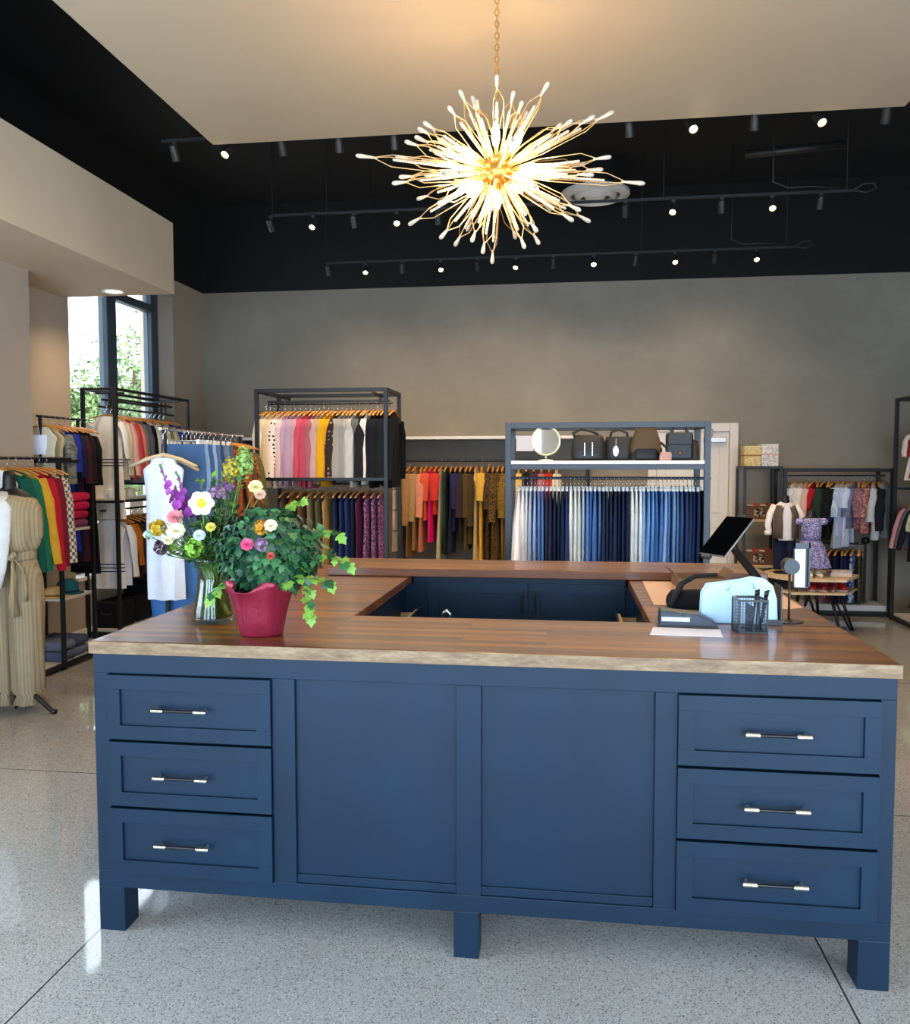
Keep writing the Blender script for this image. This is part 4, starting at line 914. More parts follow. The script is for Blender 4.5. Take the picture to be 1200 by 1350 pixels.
# low garment rack
t = thing('kids_rack', 'low black rack of children\'s clothes standing against the back wall', 'clothing rack', (4.06, 6.9, 0))
w_, dp, h_, tb = 1.12, .42, 1.635, .035
bars = []
for x in (0, w_):
    for y in (0, dp): bars.append(('post', (x, y, 0), (x, y, h_), tb))
    bars.append(('side_bar', (x, tb/2, h_-.018), (x, dp-tb/2, h_-.018), .03)); bars.append(('side_bar', (x, tb/2, .04), (x, dp-tb/2, .04), .03))
for y in (0, dp): bars += [('top_bar', (tb/2, y, h_-.018), (w_-tb/2, y, h_-.018), .034), ('base_bar', (tb/2, y, .04), (w_-tb/2, y, .04), .034)]
bars += [('rail_post', (.3, dp/2, .13), (.3, dp/2, .8), .025), ('rail_post', (.93, dp/2, .13), (.93, dp/2, .8), .025)]
rack_bars(t, bars, M_FRAME)
rod(t, (0, dp/2, 1.555), (w_, dp/2, 1.555), .011, M_FRAME); rod(t, (.3, dp/2, .79), (.93, dp/2, .79), .011, M_FRAME)
box('base_shelf', mat('pale_grey_shelf', 'b9bcc0', .35), .02, w_-.02, .02, dp-.02, .06, .12, t)
MB().ell((.93, dp/2, .825), (.045, .045, .04)).build('post_finial', M_FRAME, t, True)
KY = 6.9+dp/2
K = [(1040, 'sage floral dress', 'dress', 'a8a793', ('floral', '6a6f62', 40), .55, .0), (1049, 'white shirt', 'top', 'd8d2cc', 0, .45, .35), (1058, 'cream cotton top', 'top', 'd9d0c2', 0, .45, .3), (1066, 'blush cardigan', 'top', 'd0a596', 0, .45, .35), (1073, 'bright red dress', 'dress', 'a3161c', 0, .5, .2), (1080, 'dark green top', 'top', '23342c', 0, .5, .35), (1088, 'black green jacket', 'top', '11180f', 0, .62, .45), (1095, 'black trousers set', 'dress', '0f120e', 0, .62, .3), (1101, 'navy blue shirt', 'top', '1c2a52', 0, .42, .35), (1107, 'pale blue striped dress', 'dress', '9fb0c9', ('stripe', 'c5cfdd', 40), .72, .3), (1114, 'light blue gingham dress', 'dress', 'a6b2d0', ('plaid', 'c6cfe2', 70), .58, .2), (1120, 'white and blue romper', 'dress', 'c2c9dc', 0, .7, .2), (1127, 'grey lilac dress', 'dress', '6a6c86', 0, .5, .3), (1134, 'dusty pink dress', 'dress', '9c7078', ('floral', '6d4950', 40), .5, .3), (1141, 'rust floral dress', 'dress', '8d4a42', ('floral', 'c89a86', 40), .55, .3), (1147, 'brick floral dress', 'dress', '7d3f3c', ('floral', 'b98a7c', 40), .55, .3), (1154, 'white and black top', 'top', 'b8b8ba', 0, .42, .35), (1160, 'black and white jacket', 'top', '16161c', 0, .55, .45), (1167, 'pale grey cardigan', 'top', '9ba0aa', 0, .6, .55)]
its = []
for i, (px, nm, kd, c, pt, L, sl) in enumerate(K):
    its.append((up(px, KY, 1.555), nm.split()[-1], kd, 'child\'s %s on the low rack beyond the door, %s along' % (nm, ORD[i]), nm.split()[-1], .32, L, .055, sl, F_(c, *(pt or ())), dict(splay=.05)))
rail_row(its, R(62), 'low kids rack', 'children\'s clothes on the low rack', 'kid', 'small hangers on the low rack', .25)
K2 = [(1092, 'maroon print leggings', '4a2530', ('floral', '8d6a6e', 50)), (1100, 'dark plum top', '3b1c2c', 0), (1108, 'navy leggings', '15193a', 0), (1115, 'dark blue trousers', '1a2046', 0), (1122, 'ink blue trousers', '171c3c', 0), (1129, 'blue and white print dress', '1f3c7a', ('floral', 'b9c6de', 34)), (1137, 'black trousers', '10120f', 0), (1146, 'olive camouflage trousers', '544d38', ('floral', '34301f', 34))]
its = []
for i, (px, nm, c, pt) in enumerate(K2):
    q = up(px, KY, .79); q = (min(max(q[0], 4.42), 4.93), q[1], q[2])
    its.append((q, 'trousers' if 'trous' in nm or 'legg' in nm else 'dress', 'dress' if 'dress' in nm else 'top', '%s on the small lower rail behind the hexagonal table, %s along' % (nm, ORD[i]), 'trousers' if 'trous' in nm or 'legg' in nm else 'dress', .32, .56, .05, 0, F_(c, *(pt or ())), {}))
rail_row(its, R(60), 'small lower rail', 'children\'s clothes on the small lower rail', 'kid', 'small hangers on the lower rail', .2)

# two-tier hexagonal display table
TX, TY = 4.09, 6.06
t = thing('hexagonal_table', 'low two-tier hexagonal display table with pale tops and black splayed legs', 'table', (TX, TY, 0))
hexp = [(.5*cos(k*pi/3), .47*sin(k*pi/3)) for k in range(6)]
MB().prismz([(x*1.0, y) for x, y in hexp], .545, .57).build('tabletop', M_PALEW, t, bevel=.003)
MB().prismz([(x*.97, y*.97) for x, y in hexp], .415, .435).build('lower_shelf', M_PALEW, t, bevel=.003)
for k in range(6):
    a = k*pi/3; c_, s_ = cos(a), sin(a)
    MB().tube([(.3*c_, .28*s_, .415), (.5*c_*.9, .47*s_*.9, 0.0)], [.018, .013], 8).build('leg', M_FRAME, t, True)
    MB().tube([(.24*cos(a+.35), .24*sin(a+.35), .415), (.5*c_*.86, .47*s_*.86, 0.0)], [.014, .011], 8).build('leg_brace', M_FRAME, t, True)
    MB().tube([(.36*c_, .34*s_, .435), (.36*c_, .34*s_, .545)], .01, 6).build('tier_spacer', M_FRAME, t)
# shoes
def shoe(x, y, z, rz, c, sole, label, grp, s_=1):
    t = thing('shoe', label, 'shoe', (x, y, z), rz, grp); L_, w_ = .15*s_, .06*s_
    lp = []
    for i in range(9):
        q = i/8; wk = w_/2*(.75+.35*sin(pi*min(1, q*1.1)))*(1 if q < .95 else .75); hh = (.06-.032*min(1, q*1.4))*s_
        lp.append([(-L_/2+L_*q, wk*cos(2*pi*k/14), .012*s_+hh*max(0, .5+.5*sin(2*pi*k/14))) for k in range(14)])
    MB().loops(lp).build('upper', mat('shoe_'+c, c, .35), t, True)
    MB().prismz([(L_/2*cos(2*pi*k/18)*1.04, w_/2*sin(2*pi*k/18)*1.15) for k in range(18)], 0, .013*s_).build('sole', mat('sole_'+sole, sole, .6), t)
    MB().tube([(-L_*.05, -w_*.45, .035*s_), (-L_*.02, 0, .065*s_), (-L_*.05, w_*.45, .035*s_)], .007*s_, 8, True, .5).build('strap', mat('shoe_'+c, c), t, True)
for i, px in enumerate((1070, 1083, 1099, 1110)):
    q = atY(px, 776, 5.86)
    shoe(q.x, 5.86, .4355, R(-95 + (8 if i % 2 else -8)), ('b5222a', 'a81e26', 'c0161c', 'b81a20')[i], 'd8b9a8', 'red child\'s clog on the lower tier of the hexagonal table, %s along' % ORD[i], 'red clogs on the hexagonal table', 1.3)
for i, px in enumerate((1067, 1079)):
    q = atY(px, 755, 5.82); shoe(q.x, 5.8, .5705, R(-95+10*i), 'd9cdb6', 'b59a72', 'cream child\'s shoe under the flowered dress, %s of the pair' % ('inner', 'outer')[i], 'cream shoes on the hexagonal table')
for k, c in enumerate(('cdbfb5', 'd9c6bf', 'b9aaa2')):
    o = MB().box(-.1, .1, -.07, .07, 0, .018).build('folded_blouse', F_(c), None, bevel=.006, loc=(4.36, 5.95, .5705+.019*k), rot=(0, 0, R(4*k-4)))
    tag(o, '%s folded top on the hexagonal table, %s of the small stack' % (('pinkish grey', 'pale pink', 'greige')[k], ('bottom', 'middle', 'uppermost')[k]), 'top', 'folded tops on the hexagonal table')
t = thing('wire_basket', 'small dark basket on the lower tier of the hexagonal table', 'basket', (3.8, 5.98, .4355)); soft_bag(.15, .11, .06, 1.05, belly=0).build('body', F_('2b2724'), t, True); MB().lathe([(.078, .06), (.082, .066), (.078, .072)], 24, sy=.75).build('rim', M_FRAME, t, True)

# child mannequins on the table
t = thing('child_mannequin', 'headless child mannequin in a brown vest, white shirt and dark trousers', 'mannequin', (3.87, 6.12, .5705))
Z0 = .5705
MB().tube([(0, 0, .02), (0, 0, .35)], .01).build('stand_pole', M_FRAME, t, True); MB().lathe([(.1, 0), (.1, .012), (.02, .02)], 28).build('base_plate', M_FRAME, t, True, ang=40)
for sx in (-1, 1): MB().tube([(sx*.05, 0, .36), (sx*.055, 0, .2), (sx*.06, 0, .06), (sx*.06, 0, .04)], [.062, .052, .045, .045], 14).build('trouser_leg', F_('161c34'), t, True)
drape([(.105, .34, 0), (.11, .36, .5), (.108, .5, 1), (.115, .62, .6), (.11, .68, .2), (.05, .73, 0)], 30, .72, .03, 6).build('shirt', F_('e4ddda'), t, True)
for sx in (-1, 1):
    lp = []
    V_ = MB().tube([(sx*.06, -.055, .69), (sx*.085, -.08, .6), (sx*.08, -.086, .48), (sx*.085, -.086, .36)], [.045, .05, .052, .055], 12, True, .4); V_.build('vest_front', F_('5a4a40'), t, True)
    MB().tube([(sx*.1, 0, .69), (sx*.15, -.02, .6), (sx*.175, -.05, .5), (sx*.17, -.08, .43)], [.036, .034, .031, .028], 12).build('sleeve', F_('e4ddda'), t, True)
    MB().tube([(sx*.18, -.078, .435), (sx*.182, -.088, .4)], [.034, .034], 12).build('cuff', F_('e4ddda'), t, True)
    MB().tube([(sx*.01, -.06, .72), (sx*.05, -.078, .68), (sx*.045, -.09, .66)], [.012, .022, .006], 8, True, .4).build('collar', F_('ebe6e2'), t, True)
MB().lathe([(.05, .71), (.04, .76), (.036, .79), (.01, .8), (.012, .83), (.001, .835)], 18).build('neck_cap', M_FRAME, t, True, ang=50)
drape([(.112, .36, .3), (.122, .5, .3), (.126, .62, .3), (.12, .69, .2)], 30, .6, .02, 5).build('vest_back', F_('54453c'), t, True).location = (0, .03, 0)
t = thing('child_mannequin', 'headless child mannequin in a lilac flowered dress on the hexagonal table', 'mannequin', (4.07, 5.9, .5705))
MB().tube([(0, 0, .015), (0, 0, .4)], .01).build('stand_pole', M_FRAME, t, True); MB().lathe([(.09, 0), (.09, .01), (.02, .018)], 28).build('base_plate', M_FRAME, t, True, ang=40)
DF = F_('a79fc6', 'floral', '4b4a76', 62)
drape([(.09, .58, 0), (.098, .53, .2), (.095, .42, .2), (.088, .355, .2)], 36, .72, .01, 6).build('bodice', DF, t, True)
drape([(.09, .36, .1), (.12, .31, .8), (.155, .2, 1.2), (.185, .1, 1.5), (.19, .09, 1.5)], 60, .75, .05, 13).build('skirt', DF, t, True)
drape([(.0905, .372, 0), (.094, .36, 0), (.0905, .348, 0)], 36, .74).build('waistband', F_('5a5384'), t, True)
for sx in (-1, 1):
    MB().ell((sx*.115, -.0, .545), (.042, .04, .035), 14, 8).build('puff_sleeve', F_('b9aed0', 'floral', '6d6a92', 40), t, True)
MB().lathe([(.075, .58), (.05, .6), (.038, .63), (.034, .655), (.01, .66), (.01, .68), (.001, .685)], 18, sy=.8).build('neck_cap', M_FRAME, t, True, ang=50)

# tall rack along the side wall with the door
t = thing('side_rack', 'tall black rack of baby clothes along the wall at the far end', 'clothing rack', (5.16, 4.9, 0))
w_, dp, h_, tb = .44, 1.87, 2.385, .035
bars = []
for x in (0, w_):
    for y in (0, dp): bars.append(('post', (x, y, 0), (x, y, h_), tb))
    bars += [('top_bar', (x, tb/2, h_-.018), (x, dp-tb/2, h_-.018), .032), ('base_bar', (x, tb/2, .03), (x, dp-tb/2, .03), .034)]
for y in (0, dp): bars += [('end_bar', (tb/2, y, h_-.018), (w_-tb/2, y, h_-.018), .03), ('end_bar', (tb/2, y, 1.42), (w_-tb/2, y, 1.42), .026), ('end_bar', (tb/2, y, .03), (w_-tb/2, y, .03), .03)]
rack_bars(t, bars, M_FRAME)
rod(t, (w_/2, 0, 2.12), (w_/2, dp, 2.12), .011, M_FRAME); rod(t, (w_/2, 0, 1.36), (w_/2, dp, 1.36), .011, M_FRAME)
box('base_shelf', M_SHELF, .018, w_-.018, .02, dp-.02, .05, .075, t)
K3 = [(6.62, 'white frilled baby dress', 'dress', 'd8cfca', 0, .52, .2), (6.48, 'deep red baby dress', 'dress', '8d1c22', 0, .5, .2), (6.34, 'pink and white dress', 'dress', 'd29a9c', 0, .62, .2), (6.2, 'maroon print dress', 'dress', '6a1a22', ('floral', 'b57a70', 30), .55, .2)]
its = []
for i, (Y, nm, kd, c, pt, L, sl) in enumerate(K3): its.append(((5.38, Y, 2.12), 'dress', kd, '%s on the high rail of the side rack' % nm, 'dress', .34, L, .07, sl, F_(c, *(pt or ())), {}))
rail_row(its, R(5), 'high side rail', 'baby clothes on the high rail', 'kid', 'small hangers on the side rack')
K3 = [(6.6, 'pink cardigan', 'top', 'c08a9c', 0, .46, .4), (6.5, 'grey sweater', 'top', '5a5a64', 0, .46, .4), (6.4, 'black navy jacket', 'top', '14141f', 0, .6, .4), (6.3, 'green print top', 'top', '9fb89a', ('floral', 'd5dccb', 26), .5, .2), (6.2, 'pale mint top', 'top', 'a9c6a6', 0, .5, .2)]
its = []
for i, (Y, nm, kd, c, pt, L, sl) in enumerate(K3): its.append(((5.38, Y, 1.36), nm.split()[-1], kd, 'child\'s %s on the low rail of the side rack' % nm, nm.split()[-1], .42, L, .07, sl, F_(c, *(pt or ())), dict(splay=.12)))
rail_row(its, R(5), 'low side rail', 'children\'s clothes on the side rack low rail', 'kid', 'small hangers on the side rack')
o = MB().box(-.02, .02, -.002, .002, -.08, 0).build('swing_tag', mat('red_tag', 'b3222a', .5), None, loc=(5.21, 6.55, .86)); tag(o, 'red swing tag hanging under the clothes on the side rack', 'tag')
MB().tube([(0, 0, 0), (.06, 0, .14)], .0015, 5).build('tag_string', M_PAPER, o); MB().box(-.012, .012, -.003, -.002, -.06, -.03).build('white_square', M_PAPER, o)
t = thing('felt_basket', 'dark grey felt tub of small shoes on the base of the side rack', 'basket', (5.38, 6.42, .0755))
MB().lathe([(.13, 0), (.16, .17), (.15, .17), (.125, .02), (.001, .02)], 28).build('tub', F_('3d3c40'), t, True, ang=40)
for a in (0, 180): MB().tube([(.15*cos(R(a)), -.03, .15), (.175*cos(R(a)), -.02, .12), (.175*cos(R(a)), .02, .12), (.15*cos(R(a)), .03, .15)], .006).build('handle', M_FRAME, t, True)
for k, (dx, dy, c, nl) in enumerate(((-.07, -.04, '8d1f24', 'red'), (.02, -.07, 'd9d2ca', 'white'), (.07, .03, '7a4a2f', 'tan'), (-.03, .06, 'a32b2b', 'dark red'))):
    shoe(5.38+dx, 6.42+dy, .0755+.155, R(40*k), c, 'cfc4b4', '%s baby shoe lying in the grey felt tub' % nl, 'baby shoes in the felt tub', .8)

# ------------------------------------------------------------------ things on the counter
CT = 1.0605
pp = [(2.055, 1.02), (2.62, .98), (2.69, 1.03), (2.69, 1.4), (2.62, 1.75), (2.07, 1.78)]
tag(MB().prismz([(x, y) for x, y in pp], 0, .0012).build('wrapping_paper', mat('peach_paper', 'e2b79c', .6), None, loc=(0, 0, CT)), 'large sheet of peach wrapping paper spread on the counter arm', 'paper')
t = thing('cardboard_box', 'flat open brown cardboard box lying on the peach paper before the raised slab', 'box', (2.34, 1.63, CT+.0015), R(3))
kr = mat('brown_cardboard', '7a5b3c', .8)
m = MB(); m.box(-.12, .12, -.1, .1, 0, .005); m.box(-.12, -.115, -.1, .1, .005, .05); m.box(.115, .12, -.1, .1, .005, .05); m.box(-.115, .115, .095, .1, .005, .05); m.box(-.115, .115, -.1, -.095, .005, .05); m.build('tray', kr, t)
for sx in (-1, 1): MB().box(-.002, .002, -.1, .1, 0, .05).build('flap', kr, t, loc=(sx*.119, 0, .05), rot=(0, R(sx*38), 0))
t = thing('black_pouch', 'black soft bag with an arched strap beside the pale blue paper bags', 'bag', (2.22, 1.0, CT+.0015), R(6))
soft_bag(.22, .16, .07, .85).build('body', F_('14161b'), t, True)
MB().tube([(-.13, -.12, .02), (-.1, -.08, .05), (-.05, 0, .1), (.02, .05, .125), (.12, .07, .13)], [.012, .014, .015, .014, .012], 10, True, .7).build('strap', F_('22252b'), t, True)
t = thing('card_terminal', 'flat dark payment terminal with a pale display strip beside the white paper', 'terminal', (2.125, .56, CT), R(-2))
m = MB(); m.prism([(-.1, 0), (.115, 0), (.112, .02), (.05, .05), (-.095, .062)], -.045, .045); m.build('body', mat('slate_plastic', '2a313d', .4), t, bevel=.006)
MB().box(-.09, .015, -.0475, -.045, .022, .038).build('display_strip', mat('pale_display', 'c8d2df', .3), t)
MB().box(-.02, .0, -.047, -.045, .042, .056).build('button', M_BLKPL, t); MB().box(-.105, .12, -.05, .05, -.0, .008).build('foot', M_BLKPL, t)
o = MB().prismz([(-.135, -.06), (.12, -.075), (.135, .06), (-.11, .075)], 0, .0015).build('paper_sheet', M_PAPER, None, loc=(2.11, .42, CT)); tag(o, 'white paper sheet lying flat on the counter in front of the payment terminal', 'paper')
t = thing('paper_bag_stack', 'bundle of pale blue paper bags standing upright behind the pen cup', 'paper bags', (2.345, .66, CT))
m = MB(); prof = [(-.155, 0), (-.15, .12), (-.13, .155), (-.06, .165), (0, .175), (.04, .185), (.09, .178), (.125, .15), (.14, .1), (.145, 0)]
PB = mat('pale_blue_paper', 'b9d9f2', .5, 0)
for k in range(5):
    dy = k*.017; sc_ = 1-.02*abs(k-1)
    m = MB(); m.prism([(x*sc_, z*sc_) for x, z in prof], -.045+dy, -.034+dy); m.build('paper_bag', PB, t, bevel=.004)
MB().tube([(-.05, -.047, .13), (-.04, -.062, .16), (.04, -.062, .17), (.05, -.047, .14)], .0035, 6).build('paper_handle', PB, t, True)
MB().box(.1, .155, -.06, .05, 0, .02).build('bookend_foot', M_BLKPL, t); MB().box(.147, .152, -.06, .05, .02, .15).build('bookend', M_BLKPL, t)
t = thing('pen_cup', 'square black wire mesh pen cup on the front counter', 'pen cup', (2.35, .475, CT), R(4))
a_ = .05; hgt = .12
m = MB()
for sx in (-1, 1):
    for sy in (-1, 1): m.box(sx*a_-.003, sx*a_+.003, sy*a_-.003, sy*a_+.003, 0, hgt)
for z in (.003, hgt):
    for sy in (-1, 1): m.box(-a_, a_, sy*a_-.004, sy*a_+.004, z-.003, z+.005); m.box(sy*a_-.004, sy*a_+.004, -a_, a_, z-.003, z+.005)
m.build('frame', M_BLKPL, t)
m = MB()
for k in range(1, 10):
    q = -a_+2*a_*k/10; zz = hgt*k/10
    for sy in (-1, 1):
        m.box(q-.0006, q+.0006, sy*a_-.0006, sy*a_+.0006, 0, hgt); m.box(sy*a_-.0006, sy*a_+.0006, q-.0006, q+.0006, 0, hgt)
        m.box(-a_, a_, sy*a_-.0006, sy*a_+.0006, zz-.0006, zz+.0006); m.box(sy*a_-.0006, sy*a_+.0006, -a_, a_, zz-.0006, zz+.0006)
o = m.build('mesh_wall', mat('dark_wire', '23272e', .4, .4), t); o['kind'] = 'stuff'
box('bottom_plate', M_BLKPL, -a_, a_, -a_, a_, 0, .003, t); box('divider', mat('slate_plastic', '2a313d'), -.002, .002, -a_+.002, a_-.002, .003, .1, t)
for k, (dx, dy, lx, c, nl) in enumerate(((.01, .0, .03, '17181c', 'black'), (.03, -.02, .05, '23283a', 'dark blue'), (.028, .02, .02, '3a3d45', 'dark grey'), (.038, .0, .06, '101114', 'glossy black'))):
    t2 = thing('pen', '%s pen standing in the wire cup, %s along' % (nl, ORD[k]), 'pen', (2.35+dx, .475+dy, CT+.004), 0, 'pens in the wire cup')
    d_ = V((lx*.5, .01, .15)); MB().tube([(0, 0, 0), d_*.85], .004, 8).build('barrel', mat('pen_'+c, c, .3), t2, True); MB().tube([d_*.85, d_], .0048, 8).build('cap', M_BLKPL, t2, True)
t = thing('sign_stand', 'slim black counter stand holding a framed white card and a round knob', 'sign', (2.545, .69, CT))
MB().lathe([(.055, 0), (.055, .004), (.008, .008)], 28).build('base', M_FRAME, t, True, ang=40)
MB().tube([(0, 0, .006), (0, 0, .2)], .0045, 8).build('pole', mat('bronze_pole', '3d2a24', .4, .5), t, True)
MB().tube([(0, -.035, .222), (0, .03, .222)], .03, 20).build('knob', M_BLKPL, t, True, ang=40)
fr = MB(); x0, x1, z0, z1 = .022, .085, .13, .31
fr.box(x0, x0+.006, .03, .042, z0, z1); fr.box(x1-.006, x1, .03, .042, z0, z1); fr.box(x0, x1, .03, .042, z0, z0+.006); fr.box(x0, x1, .03, .042, z1-.02, z1); fr.box(x0, x1, .042, .046, z0, z1)
fr.build('card_frame', M_BLKPL, t); MB().box(x0+.004, x1-.02, .026, .03, z0+.004, z1-.024).build('card', M_PAPER, t); MB().tube([(0, .02, .222), (x0+.01, .036, .222)], .006).build('clamp', M_FRAME, t)
# tablet on its stand
B_, T_ = R(58), R(45)
hh_ = V((cos(B_), -sin(B_), 0)); uu = V((sin(B_)*sin(T_), cos(B_)*sin(T_), cos(T_))); nn = hh_.cross(uu); nn = nn if nn.z > 0 else -nn
pc = atY(957, 706, 1.5)
t = thing('tablet_stand', 'black tablet till on a slanting stand at the corner of the counter arm', 'tablet', (2.64, 1.69, CT))
Mx = Matrix(((hh_.x, uu.x, nn.x, pc.x-2.64), (hh_.y, uu.y, nn.y, pc.y-1.69), (hh_.z, uu.z, nn.z, pc.z-CT), (0, 0, 0, 1)))
def pb(nm, m_, x0, x1, y0, y1, z0, z1, bev=.0): o = box(nm, m_, x0, x1, y0, y1, z0, z1, t, bev); o.matrix_local = Mx; return o
pb('tablet_case', mat('silver_edge', '83868c', .3, .7), -.095, .095, -.128, .128, -.012, -.001, .006)
pb('screen', mat('screen_glass', '040506', .04, 0, Specular_IOR_Level=.8), -.091, .091, -.124, .124, -.001, .0015, .001)
pb('camera_bracket', mat('slate_plastic', '2a313d'), -.03, .03, .126, .142, -.014, .0, .003); pb('card_reader', mat('slate_plastic', '2a313d'), -.06, .0, -.15, -.126, -.016, .004, .004)
s0 = pc - V((2.64, 1.69, CT)) - nn*.02
MB().tube([s0, s0*.75+V((0, 0, 0)), V((.0, .0, .04)), V((0, 0, .01))], [.018, .02, .022, .024], 12, True, 1).build('arm', M_BLKPL, t, True)
MB().box(-.06, .06, -.055, .055, 0, .02).build('base', mat('slate_plastic', '2a313d'), t, bevel=.006)

# ------------------------------------------------------------------ vase bouquet and ivy
def thin_glass(nm, tint, gl):
    m = mat(nm, 'ffffff'); nt_ = m.node_tree; b = nt_.nodes['Principled BSDF']; out = nt_.nodes['Material Output']
    tr = nt_.nodes.new('ShaderNodeBsdfTransparent'); tr.inputs[0].default_value = lin(tint)
    gs = nt_.nodes.new('ShaderNodeBsdfGlossy'); gs.inputs['Roughness'].default_value = .03
    lw = nt_.nodes.new('ShaderNodeLayerWeight'); lw.inputs[0].default_value = .5; mx = nt_.nodes.new('ShaderNodeMixShader')
    pw = nt_.nodes.new('ShaderNodeMath'); pw.operation = 'POWER'; pw.inputs[1].default_value = 3; nt_.links.new(lw.outputs['Facing'], pw.inputs[0])
    fr = nt_.nodes.new('ShaderNodeMath'); fr.operation = 'MULTIPLY_ADD'; fr.inputs[1].default_value = gl; fr.inputs[2].default_value = gl*.1; nt_.links.new(pw.outputs[0], fr.inputs[0])
    nt_.links.new(fr.outputs[0], mx.inputs[0]); nt_.links.new(tr.outputs[0], mx.inputs[1]); nt_.links.new(gs.outputs[0], mx.inputs[2]); nt_.links.new(mx.outputs[0], out.inputs[0])
    nt_.nodes.remove(b); return m
M_VASE = thin_glass('vase_glass', 'eef3e6', .45); M_WATER = thin_glass('murky_water', 'dde2b4', .1)
VX, VY = .272, .40
t = thing('glass_vase', 'clear flared glass vase of green stems on the counter corner', 'vase', (VX, VY, CT))
MB().lathe([(.001, .0), (.07, .0), (.082, .006), (.083, .02), (.072, .08), (.058, .15), (.056, .19), (.066, .235), (.082, .262), (.079, .262), (.063, .236), (.053, .19), (.055, .15), (.068, .08), (.077, .022), (.06, .016), (.001, .016)], 40, cap=False).build('glass', M_VASE, t, True)
MB().lathe([(.001, .017), (.06, .0175), (.0755, .024), (.0672, .08), (.0545, .14), (.001, .1401)], 32, cap=False).build('water', M_WATER, t, True)
G = [mat('leaf_a', '28552f', .45), mat('leaf_b', '356c39', .45), mat('leaf_c', '1d4630', .42), mat('leaf_d', '769f3a', .5), mat('leaf_e', '173a28', .42)]
def stem_pts(top, spread):
    a = math.atan2(top[1], top[0]); bx, by = -cos(a)*.04, -sin(a)*.04
    nx, ny = cos(a)*spread, sin(a)*spread
    return [(bx, by, .03), (0, 0, .12), (nx, ny, .24), (nx*.4+top[0]*.6, ny*.4+top[1]*.6, .24+(top[2]-.24)*.55), top]
def petal_ring(m, c, n, r, w_, tilt, up_, M, off=0, z=0):
    """n petals round local z; r length, tilt radians above the flat"""
    for k in range(n):
        a = 2*pi*k/n + off; d = V((cos(a), sin(a), 0)); s_ = V((-sin(a), cos(a), 0)); rows = []
        for q in (0, .25, .55, .8, 1):
            wd = w_*(sin(pi*(q*.8+.12))**.8)/2
            p = d*(r*q*cos(tilt)) + V((0, 0, r*q*sin(tilt) - up_*q*q + z))
            rows.append([p-s_*wd+V((0, 0, wd*.25)), p, p+s_*wd+V((0, 0, wd*.25))])
        vs = [c + (M @ p) for rr in rows for p in rr]; fs = []
        for i in range(4):
            for j in range(2): fs.append((i*3+j, i*3+j+1, i*3+j+4, i*3+j+3))
        m.add(vs, fs)
def facing(d):
    d = V(d).normalized(); return d.to_track_quat('Z', 'Y').to_matrix()
def leaf(m, p, d, up_, L_, w_, mi=0, curl=.15, lobes=False):
    d = V(d).normalized(); s_ = d.cross(V(up_)); s_ = s_.normalized() if s_.length > 1e-4 else V((1, 0, 0)); n_ = s_.cross(d)
    m.m = mi
    if lobes:
        out = [(0, 0), (.1, .38), (.28, .52), (.38, .3), (.62, .42), (.72, .2), (1, 0)]
    else: out = [(0, 0), (.2, .35), (.5, .5), (.8, .28), (1, 0)]
    ctr = [p + d*(L_*q) + n_*(-curl*L_*q*q) for q, _ in out]
    lft = [c + s_*(w_*k) + n_*(.12*w_*k) for c, (_, k) in zip(ctr, out)]; rgt = [c - s_*(w_*k) + n_*(.12*w_*k) for c, (_, k) in zip(ctr, out)]
    n = len(out); vs = ctr + lft + rgt; fs = []
    for i in range(n-1):
        fs.append((i, i+1, n+i+1, n+i)); fs.append((i+1, i, 2*n+i, 2*n+i+1))
    m.add(vs, fs); m.m = 0
M_STEM = mat('green_stem', '5f7d3a', .55)
def flower(name, label, top, base=(VX, VY), in_vase=True, group='flowers in the glass vase'):
    t = thing(name, label, 'flower', (base[0], base[1], CT), 0, group)
    MB().tube(stem_pts(top, .035) if in_vase else [(top[0]*.8, top[1]+.05, top[2]-.03), top], .0028, 6).build('stem', M_STEM, t, True); return t
def vt(px, py, Y, base=(VX, VY)):
    p = atY(px, py, Y); return V((p.x-base[0], p.y-base[1], p.z-CT))
CAMD = V((.42, -.85, .2))
# snapdragons
for i, (px, py, h_, c, nl) in enumerate(((214, 622, .17, '9c3a98', 'purple snapdragon spike leaning towards the window, taller of two'), (236, 632, .16, '8a2f8d', 'purple snapdragon spike beside the white anemone, shorter of two'))):
    tp = vt(px, py, .38); t = flower('snapdragon', nl, tp)
    m = MB(); g = random.Random(5+i); ax = (tp - V((0, 0, .2))).normalized()
    for k in range(16):
        q = k/15; p = tp - ax*(h_*(1-q)) ; r = .012+.014*(1-q); a = k*2.4
        fd = V((cos(a), sin(a), .25)).normalized(); M = facing(fd)
        if q > .72: m.ell(p+fd*.006, (.005, .005, .008), 6, 5)
        else: petal_ring(m, p+fd*.01, 5, r, r*1.1, .55, 0, M, k)
    m.build('petals', mat('petal_'+c, c, .6), t, True)
    m = MB()
    for k in range(4): m.ell(tp+ax*(.004+.012*k)*.7+V((g.uniform(-.005, .005), 0, 0)), (.005, .005, .007), 6, 5)
    m.build('buds', G[1], t, True)
